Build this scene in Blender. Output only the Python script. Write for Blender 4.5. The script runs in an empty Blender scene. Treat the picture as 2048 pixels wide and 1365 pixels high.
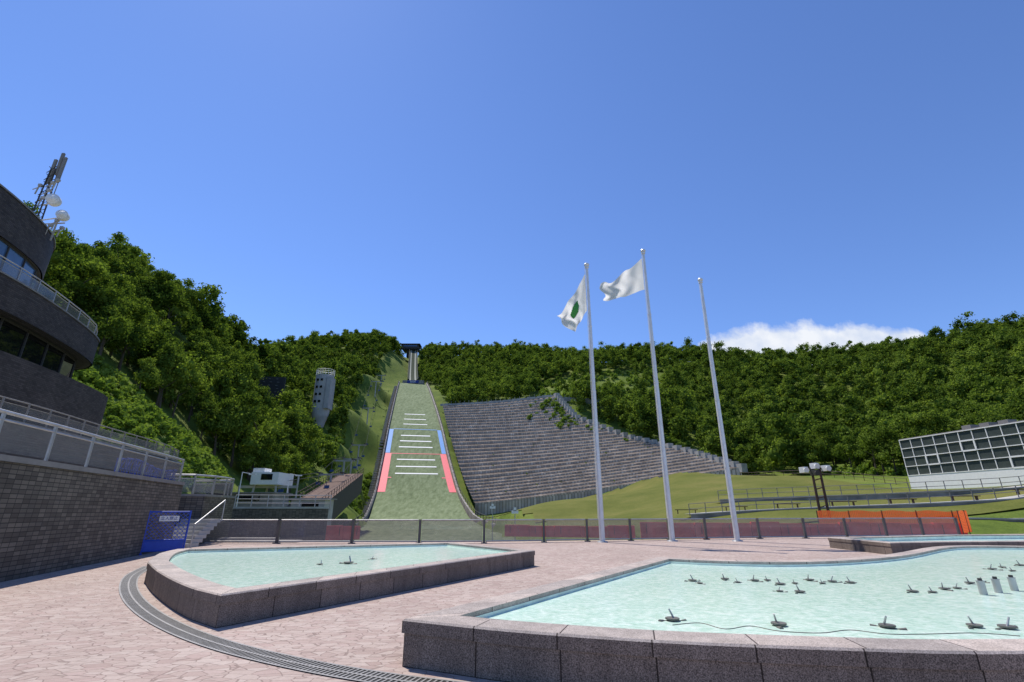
import bpy, math, random, bmesh
import numpy as np
from mathutils import Vector
random.seed(7); rng=np.random.default_rng(7)
sc=bpy.context.scene; COL=sc.collection
TH=math.atan(339/967.0); CT,ST=math.cos(TH),math.sin(TH); EYE=1.6
# ---- survey helpers: bearings measured from the photograph -> world metres
def W(u,v,y):
    yc=(682.5-v)/967.0; dz=ST+yc*CT; dy=CT-yc*ST
    return ((u-1024)/967.0*y/dy, y, EYE+dz/dy*y)
def G(u,v,z=0.0):
    yc=(682.5-v)/967.0; dz=ST+yc*CT; dy=CT-yc*ST; t=(z-EYE)/dz
    return ((u-1024)/967.0*t, dy*t)
# ---------------------------------------------------------------- materials
def newmat(name):
    m=bpy.data.materials.new(name); m.use_nodes=True; nt=m.node_tree
    b=nt.nodes['Principled BSDF']; return m,nt,b
def nd(nt,t,**k): return nt.nodes.new(t)
def ramp(nt,fac,stops):
    r=nt.nodes.new('ShaderNodeValToRGB'); e=r.color_ramp.elements
    while len(e)<len(stops): e.new(0.5)
    for i,(p,c) in enumerate(stops):
        e[i].position=p; e[i].color=(c[0],c[1],c[2],1)
    nt.links.new(fac,r.inputs[0]); return r.outputs[0]
def pos(nt,scale=(1,1,1),kind='Position'):
    if kind=='Position': g=nt.nodes.new('ShaderNodeNewGeometry').outputs['Position']
    else: g=nt.nodes.new('ShaderNodeTexCoord').outputs[kind]
    mp=nt.nodes.new('ShaderNodeMapping'); mp.inputs['Scale'].default_value=scale
    nt.links.new(g,mp.inputs[0]); return mp.outputs[0]
def noise(nt,vec,scale,detail=4,rough=.55):
    n=nd(nt,'ShaderNodeTexNoise'); n.inputs['Scale'].default_value=scale
    n.inputs['Detail'].default_value=detail; n.inputs['Roughness'].default_value=rough
    nt.links.new(vec,n.inputs['Vector']); return n.outputs['Fac']
def mix(nt,f,a,b,mode='MIX'):
    m=nt.nodes.new('ShaderNodeMix'); m.data_type='RGBA'; m.blend_type=mode
    for s,v in ((0,f),(6,a),(7,b)):
        if hasattr(v,'links'): nt.links.new(v,m.inputs[s])
        else: m.inputs[s].default_value=v if s==0 else (v[0],v[1],v[2],1)
    return m.outputs[2]
def math_(nt,op,a,b=None,clamp=False):
    m=nt.nodes.new('ShaderNodeMath'); m.operation=op; m.use_clamp=clamp
    for i,v in enumerate((a,b)):
        if v is None: continue
        if isinstance(v,(int,float)): m.inputs[i].default_value=v
        else: nt.links.new(v,m.inputs[i])
    return m.outputs[0]
def bump(nt,b,h,strength=.3,dist=.02):
    n=nt.nodes.new('ShaderNodeBump'); n.inputs['Strength'].default_value=strength
    n.inputs['Distance'].default_value=dist; nt.links.new(h,n.inputs['Height']); nt.links.new(n.outputs[0],b.inputs['Normal'])
def simple(name,c,rough=.6,metal=0,var=.15,sc_=3,spec=.4):
    m,nt,b=newmat(name)
    f=noise(nt,pos(nt),sc_,5)
    col=ramp(nt,f,[(.3,[x*(1-var) for x in c]),(.7,[min(1,x*(1+var)) for x in c])])
    nt.links.new(col,b.inputs['Base Color']); b.inputs['Roughness'].default_value=rough
    b.inputs['Metallic'].default_value=metal; b.inputs['Specular IOR Level'].default_value=spec
    return m
def granite(name,c,jw,rh,v0=.35,v1=1.7):
    m,nt,b=newmat(name)
    p=pos(nt); f=noise(nt,p,90,2,.7); g=noise(nt,p,1.3,4)
    sp=ramp(nt,f,[(.36,[x*v0 for x in c]),(.5,c),(.64,[min(1,x*v1) for x in c])])
    sp=mix(nt,.5,sp,ramp(nt,g,[(.3,(.6,.6,.6)),(.7,(1.05,1.03,1.0))]),'MULTIPLY')
    st=noise(nt,pos(nt,(3,3,.35)),1.6,5,.7); sp=mix(nt,.35,sp,ramp(nt,st,[(.4,(.5,.48,.46)),(.6,(1.05,1.05,1.05))]),'MULTIPLY')
    uv=pos(nt,kind='UV')
    br=nd(nt,'ShaderNodeTexBrick'); br.offset=0; nt.links.new(uv,br.inputs['Vector'])
    br.inputs['Scale'].default_value=1; br.inputs['Brick Width'].default_value=jw; br.inputs['Row Height'].default_value=rh
    br.inputs['Mortar Size'].default_value=.008; br.inputs['Mortar Smooth'].default_value=0.2
    br.inputs['Color1'].default_value=(.82,.82,.82,1); br.inputs['Color2'].default_value=(1.1,1.07,1.04,1); br.inputs['Mortar'].default_value=(.15,.13,.12,1)
    col=mix(nt,1.0,sp,br.outputs['Color'],'MULTIPLY')
    nt.links.new(col,b.inputs['Base Color']); b.inputs['Roughness'].default_value=.7; b.inputs['Specular IOR Level'].default_value=.25
    bump(nt,b,math_(nt,'SUBTRACT',math_(nt,'MULTIPLY',f,.1),br.outputs['Fac']),.5,.006)
    return m
def tiles(name,cols,bw,bh,mort=.012,off=.5):
    m,nt,b=newmat(name)
    uv=pos(nt,kind='UV')
    br=nd(nt,'ShaderNodeTexBrick'); br.offset=off; nt.links.new(uv,br.inputs['Vector'])
    br.inputs['Scale'].default_value=1; br.inputs['Brick Width'].default_value=bw; br.inputs['Row Height'].default_value=bh
    br.inputs['Mortar Size'].default_value=mort; br.inputs['Color1'].default_value=(0,0,0,1); br.inputs['Color2'].default_value=(1,1,1,1)
    br.inputs['Mortar'].default_value=(0,0,0,1)
    col=ramp(nt,br.outputs['Color'],[(0,cols[0]),(.35,cols[1]),(.7,cols[2]),(1,cols[3])])
    col=mix(nt,br.outputs['Fac'],col,(.04,.036,.032))
    g=noise(nt,pos(nt),.8,5); col=mix(nt,.6,col,ramp(nt,g,[(.3,(.6,.6,.6)),(.7,(1.1,1.08,1.05))]),'MULTIPLY')
    nt.links.new(col,b.inputs['Base Color']); b.inputs['Roughness'].default_value=.7; b.inputs['Specular IOR Level'].default_value=.25
    bump(nt,b,math_(nt,'SUBTRACT',1.0,br.outputs['Fac']),.4,.008)
    return m
def glass(name,tint,trans=.6,rough=.05,dirt_or_sky=(.5,.5,.5)):
    m=bpy.data.materials.new(name); m.use_nodes=True; nt=m.node_tree; nt.nodes.clear()
    o=nt.nodes.new('ShaderNodeOutputMaterial'); t=nd(nt,'ShaderNodeBsdfTransparent'); t.inputs[0].default_value=(*tint,1)
    d=nd(nt,'ShaderNodeBsdfDiffuse'); g=nd(nt,'ShaderNodeBsdfGlossy'); g.inputs['Roughness'].default_value=rough
    f=noise(nt,pos(nt),1.7,5); c=ramp(nt,f,[(.3,[x*.8 for x in dirt_or_sky]),(.7,dirt_or_sky)]); nt.links.new(c,d.inputs[0])
    a=nt.nodes.new('ShaderNodeMixShader'); a.inputs[0].default_value=trans
    nt.links.new(d.outputs[0],a.inputs[1]); nt.links.new(t.outputs[0],a.inputs[2])
    fr=nd(nt,'ShaderNodeFresnel'); fr.inputs[0].default_value=1.5
    s=nt.nodes.new('ShaderNodeMixShader'); nt.links.new(fr.outputs[0],s.inputs[0]); nt.links.new(a.outputs[0],s.inputs[1]); nt.links.new(g.outputs[0],s.inputs[2])
    nt.links.new(s.outputs[0],o.inputs[0]); return m
def paving():
    m,nt,b=newmat('crazy_paving_stone')
    p=pos(nt)
    wv=nd(nt,'ShaderNodeTexNoise'); wv.inputs['Scale'].default_value=2.0; nt.links.new(p,wv.inputs['Vector'])
    wa=nt.nodes.new('ShaderNodeVectorMath'); wa.operation='MULTIPLY_ADD'; nt.links.new(wv.outputs['Color'],wa.inputs[0]); wa.inputs[1].default_value=(.10,.10,0); nt.links.new(p,wa.inputs[2])
    mp=nt.nodes.new('ShaderNodeMapping'); mp.inputs['Scale'].default_value=(.72,1.2,0); mp.inputs['Rotation'].default_value=(0,0,.25); nt.links.new(wa.outputs[0],mp.inputs[0])
    v=nd(nt,'ShaderNodeTexVoronoi'); v.feature='DISTANCE_TO_EDGE'; v.inputs['Scale'].default_value=7.2; v.inputs['Randomness'].default_value=.75; nt.links.new(mp.outputs[0],v.inputs['Vector'])
    v2=nd(nt,'ShaderNodeTexVoronoi'); v2.inputs['Scale'].default_value=7.2; v2.inputs['Randomness'].default_value=.75; nt.links.new(mp.outputs[0],v2.inputs['Vector'])
    sep=nt.nodes.new('ShaderNodeSeparateColor'); nt.links.new(v2.outputs['Color'],sep.inputs[0])
    col=ramp(nt,sep.outputs[0],[(0,(.42,.315,.27)),(.35,(.47,.37,.315)),(.7,(.52,.425,.365)),(1,(.45,.335,.29))])
    f=noise(nt,p,26,6,.75); col=mix(nt,.5,col,ramp(nt,f,[(.3,(.66,.64,.64)),(.7,(1.12,1.1,1.1))]),'MULTIPLY')
    g=noise(nt,p,.35,6,.6); col=mix(nt,.7,col,ramp(nt,g,[(.3,(.78,.77,.76)),(.65,(1.05,1.05,1.05))]),'MULTIPLY')
    e=math_(nt,'LESS_THAN',v.outputs['Distance'],.03)
    col=mix(nt,math_(nt,'MULTIPLY',e,.6),col,(.17,.12,.10))
    nt.links.new(col,b.inputs['Base Color']); b.inputs['Roughness'].default_value=.85; b.inputs['Specular IOR Level'].default_value=.2
    h=math_(nt,'ADD',math_(nt,'MINIMUM',v.outputs['Distance'],.06),math_(nt,'MULTIPLY',f,.03))
    bump(nt,b,h,.45,.1); return m
def water():
    m,nt,b=newmat('pool_water')
    p=pos(nt)
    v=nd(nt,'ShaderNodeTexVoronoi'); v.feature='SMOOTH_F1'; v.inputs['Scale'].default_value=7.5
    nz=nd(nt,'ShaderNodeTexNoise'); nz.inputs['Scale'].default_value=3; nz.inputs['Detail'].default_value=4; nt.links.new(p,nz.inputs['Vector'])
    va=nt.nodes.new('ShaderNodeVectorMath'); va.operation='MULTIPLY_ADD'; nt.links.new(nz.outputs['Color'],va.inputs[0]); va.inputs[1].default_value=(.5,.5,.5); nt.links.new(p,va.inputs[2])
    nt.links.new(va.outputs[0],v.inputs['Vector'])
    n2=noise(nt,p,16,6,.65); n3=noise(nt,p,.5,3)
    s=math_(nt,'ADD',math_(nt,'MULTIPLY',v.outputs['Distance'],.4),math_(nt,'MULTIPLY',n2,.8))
    col=ramp(nt,s,[(.32,(.46,.66,.52)),(.55,(.62,.79,.66)),(.8,(.86,.94,.84))])  # caustic light pattern painted into the opaque water colour
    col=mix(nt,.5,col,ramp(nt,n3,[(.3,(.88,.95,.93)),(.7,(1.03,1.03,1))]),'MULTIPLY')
    nt.links.new(col,b.inputs['Base Color']); b.inputs['Roughness'].default_value=.12; b.inputs['IOR'].default_value=1.33; b.inputs['Specular IOR Level'].default_value=.35
    bump(nt,b,s,.2,.03); return m
def grassmat(name,a,b_,c,s=.25):
    m,nt,b=newmat(name); p=pos(nt)
    f=noise(nt,p,s,6,.65); g=noise(nt,p,3.5,4,.7)
    col=ramp(nt,f,[(.3,a),(.5,b_),(.7,c)]); col=mix(nt,.6,col,ramp(nt,g,[(.3,(.55,.6,.5)),(.7,(1.2,1.15,1.1))]),'MULTIPLY')
    nt.links.new(col,b.inputs['Base Color']); b.inputs['Roughness'].default_value=.9; b.inputs['Specular IOR Level'].default_value=.1
    bump(nt,b,g,.8,.15); return m
def leafmat(name,dark,mid,light,tr=.35):
    m=bpy.data.materials.new(name); m.use_nodes=True; nt=m.node_tree; nt.nodes.clear()
    o=nt.nodes.new('ShaderNodeOutputMaterial'); geo=nt.nodes.new('ShaderNodeNewGeometry')
    f=noise(nt,pos(nt),.03,4,.6); f2=noise(nt,pos(nt),.16,2,.5)
    r=math_(nt,'ADD',math_(nt,'MULTIPLY',geo.outputs['Random Per Island'],.32),math_(nt,'MULTIPLY',f,.42))
    r=math_(nt,'ADD',r,math_(nt,'MULTIPLY',math_(nt,'SUBTRACT',f2,.16),.85))
    c=ramp(nt,r,[(.28,dark),(.6,mid),(.9,light)])
    d=nd(nt,'ShaderNodeBsdfDiffuse'); t=nd(nt,'ShaderNodeBsdfTranslucent'); nt.links.new(c,d.inputs[0])
    c2=mix(nt,1.0,c,(1.1,1.15,.6),'MULTIPLY'); nt.links.new(c2,t.inputs[0])
    s=nt.nodes.new('ShaderNodeMixShader'); s.inputs[0].default_value=tr
    nt.links.new(d.outputs[0],s.inputs[1]); nt.links.new(t.outputs[0],s.inputs[2]); nt.links.new(s.outputs[0],o.inputs[0]); return m
M={}
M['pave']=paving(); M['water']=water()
M['gr_face']=granite('granite_shaded_face',(.235,.19,.16),.9,.6)  # same granite as the coping top, darkened for its shaded sides
M['gr_top']=granite('pink_granite_lit_top',(.52,.445,.395),.9,.6,.6,1.3)  # paler copy of the granite, sunlight on the top put into the colour
M['basin']=simple('pool_basin_paint',(.72,.80,.70),.5)
M['tile']=tiles('taupe_wall_tile',[(.10,.085,.07),(.14,.12,.098),(.205,.175,.14),(.12,.105,.088)],.26,.11,.010,0.0)
M['tileb']=tiles('dark_brick_tile',[(.05,.04,.038),(.075,.062,.057),(.10,.084,.078),(.06,.05,.048)],.3,.11,.012)
M['cap']=simple('grey_coping_stone',(.22,.205,.19),.7)
M['steel']=simple('stainless_steel',(.42,.41,.40),.45,.6)
M['dsteel']=simple('tarnished_fitting_metal',(.16,.15,.125),.6,.3)
M['white']=simple('white_paint',(.76,.75,.73),.5,var=.06)
M['pole']=simple('silver_pole_paint',(.68,.68,.67),.35,.2,var=.08)
M['dkmetal']=simple('dark_grey_metal',(.05,.048,.046),.7,.0)
M['fpost']=simple('bronze_fence_post',(.12,.11,.105),.5,.2)
M['brown']=simple('dark_brown_metal',(.07,.035,.025),.6)
M['blue']=simple('blue_paint',(.02,.07,.45),.5)
M['red']=simple('red_mat_plastic',(.85,.10,.08),.6,var=.3,sc_=1.5)
M['black']=simple('black_panel',(.02,.02,.02),.6)
M['conc']=simple('weathered_concrete',(.27,.245,.22),.85,var=.4,sc_=.5)
M['lconc']=simple('light_concrete',(.42,.40,.37),.8,var=.2,sc_=.8)
M['tower']=simple('judge_tower_concrete',(.44,.42,.40),.8,var=.15,sc_=.5)
M['win']=glass('dark_window_glass',(.02,.02,.02),.0,.02,(.012,.013,.014))
M['winb']=glass('sky_tinted_window_glass',(.02,.02,.02),.0,.02,(.07,.14,.28))  # blue diffuse colour paints the reflected sky onto the upper panes
M['glass']=glass('smoked_fence_glass',(.9,.87,.85),.52,.04,(.38,.34,.335))
M['rglass']=glass('frosted_rail_glass',(.85,.85,.84),.62,.05,(.34,.33,.32))
M['grid']=glass('grid_window_glass',(.05,.06,.05),.0,.02,(.075,.09,.085))
M['trunk']=simple('tree_bark',(.09,.07,.05),.9)
M['leaf']=leafmat('broad_leaf_foliage',(.022,.046,.008),(.085,.135,.022),(.26,.34,.06),.4)
M['leafs']=leafmat('shrub_foliage',(.10,.165,.022),(.19,.28,.045),(.33,.41,.09))
M['grass']=grassmat('hill_grass',(.07,.11,.02),(.13,.18,.03),(.19,.22,.05),.08)
M['lawn']=grassmat('lawn_grass',(.10,.12,.022),(.145,.155,.036),(.20,.185,.055),.1)
# ---------------------------------------------------------------- mesh builder
class MB:
    def __init__(s): s.v=[];s.f=[];s.uv=[];s.m=[]
    def poly(s,pts,mi=0,uv=None):
        i=len(s.v); s.v+= [tuple(p) for p in pts]; s.f.append(tuple(range(i,i+len(pts)))); s.m.append(mi)
        if uv is None: uv=[(p[0],p[1]) for p in pts]
        s.uv+=list(uv)
    def box(s,c,sz,rz=0,mi=0):
        hx,hy,hz=sz[0]/2,sz[1]/2,sz[2]/2; ca,sa=math.cos(rz),math.sin(rz)
        P=[]
        for x,y,z in ((-hx,-hy,-hz),(hx,-hy,-hz),(hx,hy,-hz),(-hx,hy,-hz),(-hx,-hy,hz),(hx,-hy,hz),(hx,hy,hz),(-hx,hy,hz)):
            P.append((c[0]+x*ca-y*sa,c[1]+x*sa+y*ca,c[2]+z))
        for q,w,h in (((0,1,5,4),sz[0],sz[2]),((1,2,6,5),sz[1],sz[2]),((2,3,7,6),sz[0],sz[2]),((3,0,4,7),sz[1],sz[2]),((4,5,6,7),sz[0],sz[1]),((3,2,1,0),sz[0],sz[1])):
            s.poly([P[k] for k in q],mi,[(0,0),(w,0),(w,h),(0,h)])
    def cyl(s,a,b,r0,r1=None,n=10,mi=0,caps=True):
        r1=r0 if r1 is None else r1
        a=Vector(a);b=Vector(b);d=(b-a).normalized()
        t=Vector((0,0,1)) if abs(d.z)<.9 else Vector((1,0,0))
        x=d.cross(t).normalized();y=d.cross(x)
        A=[a+(x*math.cos(2*math.pi*i/n)+y*math.sin(2*math.pi*i/n))*r0 for i in range(n)]
        B=[b+(x*math.cos(2*math.pi*i/n)+y*math.sin(2*math.pi*i/n))*r1 for i in range(n)]
        for i in range(n):
            j=(i+1)%n; s.poly([A[i],B[i],B[j],A[j]],mi)
        if caps: s.poly(A,mi); s.poly(B[::-1],mi)
    def ball(s,c,r,mi=0,n=10,sz=1):
        R=[]
        for k in range(n//2+1):
            ph=math.pi*k/(n//2); R.append([(c[0]+r*math.sin(ph)*math.cos(2*math.pi*i/n),c[1]+r*math.sin(ph)*math.sin(2*math.pi*i/n),c[2]+r*sz*math.cos(ph)) for i in range(n)])
        for k in range(n//2):
            for i in range(n):
                j=(i+1)%n; s.poly([R[k][i],R[k+1][i],R[k+1][j],R[k][j]],mi)
    def ribbon(s,pts,z0,z1,mi=0,flip=False):
        L=0
        for a,b in zip(pts[:-1],pts[1:]):
            d=math.hypot(b[0]-a[0],b[1]-a[1])
            q=[(a[0],a[1],z0),(b[0],b[1],z0),(b[0],b[1],z1),(a[0],a[1],z1)]; uv=[(L,z0),(L+d,z0),(L+d,z1),(L,z1)]
            if flip: q=q[::-1];uv=uv[::-1]
            s.poly(q,mi,uv); L+=d
    def flat(s,A,B,z,mi=0):
        L=0
        for i in range(len(A)-1):
            d=math.hypot(A[i+1][0]-A[i][0],A[i+1][1]-A[i][1]); w=math.hypot(A[i][0]-B[i][0],A[i][1]-B[i][1])
            s.poly([(*A[i],z),(*A[i+1],z),(*B[i+1],z),(*B[i],z)],mi,[(L,.01),(L+d,.01),(L+d,.01+w),(L,.01+w)]); L+=d
    def wall(s,pts,th,z0,z1,mi=0,mt=None,closed=False):
        mt=mi if mt is None else mt
        inn=offs(pts,th,closed)
        A=list(pts)+([pts[0]] if closed else []); B=list(inn)+([inn[0]] if closed else [])
        s.ribbon(A,z0,z1,mi); s.ribbon(B,z0,z1,mi,True); s.flat(A,B,z1,mt)
        if not closed:
            for k in (0,-1): s.poly([(*A[k],z0),(*B[k],z0),(*B[k],z1),(*A[k],z1)],mi,[(0,z0),(th,z0),(th,z1),(0,z1)])
    def build(s,name,mats,parent=None,origin=None,smooth=False,**kw):
        o=Vector(parent.location) if parent else Vector(origin if origin else (0,0,0))
        me=bpy.data.meshes.new(name); me.from_pydata([(x-o.x,y-o.y,z-o.z) for x,y,z in s.v],[],s.f)
        for mt in mats: me.materials.append(M[mt] if isinstance(mt,str) else mt)
        me.polygons.foreach_set('material_index',s.m)
        uvl=me.uv_layers.new(name='UVMap'); uvl.data.foreach_set('uv',[c for p in s.uv for c in p])
        if smooth: me.polygons.foreach_set('use_smooth',[True]*len(s.f))
        me.update(); ob=bpy.data.objects.new(name,me); COL.objects.link(ob)
        if parent: ob.parent=parent
        else: ob.location=o
        for k,v in kw.items(): ob[k]=v
        return ob
def offs(pts,d,closed=False):
    n=len(pts); out=[]
    for i in range(n):
        a=pts[i-1] if (i>0 or closed) else None; b=pts[i]; c=pts[(i+1)%n] if (i<n-1 or closed) else None
        ns=[]
        for p,q in ((a,b),(b,c)):
            if p is None or q is None: continue
            dx,dy=q[0]-p[0],q[1]-p[1]; l=math.hypot(dx,dy) or 1; ns.append((-dy/l,dx/l))
        if len(ns)==1: m=ns[0];k=1
        else:
            mx,my=ns[0][0]+ns[1][0],ns[0][1]+ns[1][1]; l=math.hypot(mx,my) or 1; m=(mx/l,my/l); k=min(2.6,1/max(.3,m[0]*ns[0][0]+m[1]*ns[0][1]))
        out.append((b[0]+m[0]*d*k,b[1]+m[1]*d*k))
    return out
def cr(pts,n=6):
    out=[]; P=[pts[0]]+list(pts)+[pts[-1]]
    for i in range(1,len(P)-2):
        for k in range(n):
            t=k/n; a,b,c,d=P[i-1],P[i],P[i+1],P[i+2]
            out.append(tuple(.5*((2*b[j])+(-a[j]+c[j])*t+(2*a[j]-5*b[j]+4*c[j]-d[j])*t*t+(-a[j]+3*b[j]-3*c[j]+d[j])*t**3) for j in range(len(b))))
    out.append(tuple(pts[-1])); return out
def resample(pts,step):
    L=[0]
    for a,b in zip(pts[:-1],pts[1:]): L.append(L[-1]+math.dist(a,b))
    n=max(1,round(L[-1]/step)); P=np.array(pts); t=np.linspace(0,L[-1],n+1)
    return [tuple(float(np.interp(x,L,P[:,k])) for k in range(P.shape[1])) for x in t]
def thing(name,loc,label,cat,group=None):
    e=bpy.data.objects.new(name,None); e.location=loc; e.empty_display_size=.3; COL.objects.link(e)
    e['label']=label; e['category']=cat
    if group: e['group']=group
    return e
def copy_thing(e,parts,loc,rz=0,scale=1,label=None):
    n=e.copy(); n.location=loc; n.rotation_euler=(0,0,rz); n.scale=(scale,)*3; COL.objects.link(n)
    if label: n['label']=label
    for p in parts:
        q=p.copy(); q.parent=n; COL.objects.link(q)
    return n
def inpoly(x,y,P):
    c=np.zeros(len(x),bool); j=len(P)-1
    for i in range(len(P)):
        xi,yi=P[i][:2];xj,yj=P[j][:2]
        c^=((yi>y)!=(yj>y))&(x<(xj-xi)*(y-yi)/((yj-yi) or 1e-9)+xi); j=i
    return c
# ---------------------------------------------------------------- terrain
AX=lambda y:-23.1-.2375*(y-130)
WID=lambda y:24.6-.0575*(y-130)
JP=[(60,-3.9),(95,-3.0),(115,-2.0),(130,-.6),(142,2.8),(154,6.9),(167,13.6),(181,21.2),(200,33),(225,46),(250,58),(270,67.3),(290,75.5)]
JY=[p[0] for p in JP]; JZ=[p[1] for p in JP]
def JZf(y): return float(np.interp(y,JY,JZ))
Lp=[(950,1010,150),(928,962,163),(908,902,188),(893,850,212),(885,812,230)]
Rp=[(1482,938,130),(1375,905,147),(1255,876,168),(1150,836,188),(1112,793,200)]
def curve3(P,t):
    P=[W(*p) for p in P]; k=t*(len(P)-1); i=min(int(k),len(P)-2); f=k-i; return np.array(P[i])*(1-f)+np.array(P[i+1])*f
NR=31; rows=[]; K=48
for i in range(NR+1):
    t=i/NR; a=curve3(Lp,t); c=curve3(Rp,t); row=[]
    for k in range(K+1):
        s=k/K; p=a*(1-s)+c*s; p=p+np.array([0,4.0*math.sin(math.pi*s),0]); p[2]=a[2]+(c[2]-a[2])*(s**1.15); row.append(p)
    rows.append(row)
SR=np.array(rows).reshape(-1,3)
standP=[tuple(rows[i][0][:2]) for i in range(NR+1)]+[tuple(p[:2]) for p in rows[-1]]+[tuple(rows[i][-1][:2]) for i in range(NR,-1,-1)]+[tuple(p[:2]) for p in rows[0][::-1]]
cps=[]
def cp(u,v,y,off=0):
    x,yy,z=W(u,v,y); cps.append((x,yy,z+off))
for y,z in JP[1:]:
    cps.append((AX(y),y,z-2)); 
    if y>120: cps.append((AX(y)-16,y,z-2.5)); 
for y,z in ((310,84),(340,97),(380,118),(430,126)): cps.append((AX(y),y,z-3))
for a in ((125,500,80),(200,512,90),(330,548,110),(400,603,125),(485,668,150)): cp(*a,off=-9)
for a in ((400,925,60),(200,750,60),(480,965,80),(560,975,100),(640,950,125),(690,1000,118),(690,960,128),(700,900,150),(720,830,190),(760,770,250),(788,720,330),(645,850,170)): cp(*a,off=-.5)
for a in ((570,850,150,-6),(600,770,220,-8),(600,680,330,-8),(700,672,350,-8),(775,674,370,-8),(530,700,310,-9),(870,692,400,-8),(960,696,380,-8),(1050,696,350,-8),(1150,706,330,-8),(1300,696,300,-8),(1450,706,280,-8),(1600,710,260,-8),(1700,697,240,-8),(1840,690,220,-8),(1930,660,200,-8),(2048,647,185,-8),(2200,625,170,-8),
 (950,1015,150,-2),(1200,982,140,-2),(1480,942,130,-2),(885,812,230,-3),(1000,810,215,-3),(1110,793,200,-3),(1250,870,165,-3),(1370,908,145,-2),(1000,900,185,-4),(1100,930,162,-4),(1050,850,190,-4),
 (1200,795,215,-3),(1000,760,270,-6),(1200,745,262,-3),(1300,760,240,-5),(1500,800,200,-6),(1600,880,160,-6),(1750,800,180,-6),(1700,920,125,-3),(1900,830,130,-6),(1950,750,150,-6),(2100,800,120,-6),
 (1100,1005,125,0),(1450,985,90,0),(1300,997,100,0),(1620,952,110,0),(1450,950,125,0),(1200,1025,95,0),(1000,1035,100,0),
 (1450,1012,65,0),(1700,1007,60,0),(2000,1007,50,0),(1700,1045,42,0),(1900,1050,40,0),(2040,1040,42,0),(1830,978,80,0),(2048,975,60,0),(2150,985,48,0),(0,425,55,-8)): cp(*a)
for p in ((-16,60,-4),(-20,90,-3.8),(0,60,-3),(15,50,-1.6),(-30,60,-3),(-10,40,-2),(10,42,-1.5),(-25,110,-2.5),(-36,42,2),(-140,180,55),(-130,250,60),(-130,100,46),(0,500,70),(200,450,45),(-200,500,60),(330,330,45),(300,200,80),(-34,52,4),(90,45,10)): cps.append(p)
C=np.array(cps,float); S=100.0
def tpsK(r2): return np.where(r2>0,.5*r2*np.log(np.maximum(r2,1e-12)),0)
xy=C[:,:2]/S; n=len(C)
r2=((xy[:,None]-xy[None])**2).sum(-1); A=np.zeros((n+3,n+3)); A[:n,:n]=tpsK(r2)+np.eye(n)*2e-4
A[:n,n]=1;A[:n,n+1:]=xy;A[n,:n]=1;A[n+1:,:n]=xy.T
sol=np.linalg.solve(A,np.concatenate([C[:,2],[0,0,0]]))
def pback(x): return np.interp(x,[-20,2,30,60],[28.6,28.6,36.5,42])
def H(x,y):
    x=np.atleast_1d(np.asarray(x,float)); y=np.atleast_1d(np.asarray(y,float)); out=np.zeros(x.shape)
    q=np.stack([x/S,y/S],-1)
    for i in range(0,len(x),4000):
        r=((q[i:i+4000,None]-xy[None])**2).sum(-1)
        out[i:i+4000]=tpsK(r)@sol[:n]+sol[n]+q[i:i+4000]@sol[n+1:]
    out=np.clip(out,-6,150)
    t=np.clip((y-pback(x))/7,0,1); t=t*t*(3-2*t)
    w=-.8*(1-t)+out*t
    ax=AX(y); jz=np.interp(y,JY,JZ)-1.2; ok=(np.abs(x-ax)<(WID(y)/2+2))&(y>40)&(y<295)
    w=np.where(ok,np.minimum(w,jz),w)
    ins=np.where(inpoly(x,y,standP))[0]
    if len(ins):
        d=((SR[None,:,0]-x[ins,None])**2+(SR[None,:,1]-y[ins,None])**2).argmin(1); w[ins]=np.minimum(w[ins],SR[d,2]-2.6)
    return w
def H1(x,y): return float(H([x],[y])[0])
gx=np.concatenate([np.linspace(-330,-130,26),np.arange(-125,126,2.5),np.linspace(130,360,30)]); gy=np.concatenate([np.arange(-60,28,8.0),np.arange(28,300,2.5),np.arange(304,560,8.0)])
X,Y=np.meshgrid(gx,gy); Z=H(X.ravel(),Y.ravel()); nx=len(gx)
me=bpy.data.meshes.new('hill_terrain'); V=np.stack([X.ravel(),Y.ravel(),Z],-1)
F=[(j*nx+i,j*nx+i+1,(j+1)*nx+i+1,(j+1)*nx+i) for j in range(len(gy)-1) for i in range(nx-1)]
me.from_pydata(V.tolist(),[],F); me.materials.append(M['grass']); me.polygons.foreach_set('use_smooth',[True]*len(F))
o=bpy.data.objects.new('hill_terrain',me); COL.objects.link(o); o['kind']='structure'
mb=MB(); mb.poly([(-6000,-6000,-7),(6000,-6000,-7),(6000,6000,-7),(-6000,6000,-7)]); mb.build('ground',['grass'],kind='structure')
mb=MB(); px=[-30,-20,-10,0,10,20,30,45]
mb.poly([(-30,-25,0),(45,-25,0)]+[(x,float(pback(x)),0) for x in px[::-1]]); 
for a,b in zip(px[:-1],px[1:]): mb.poly([(a,float(pback(a)),0),(b,float(pback(b)),0),(b,float(pback(b)),-3),(a,float(pback(a)),-3)])
mb.build('plaza_pavement',['pave'],kind='structure')
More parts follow.
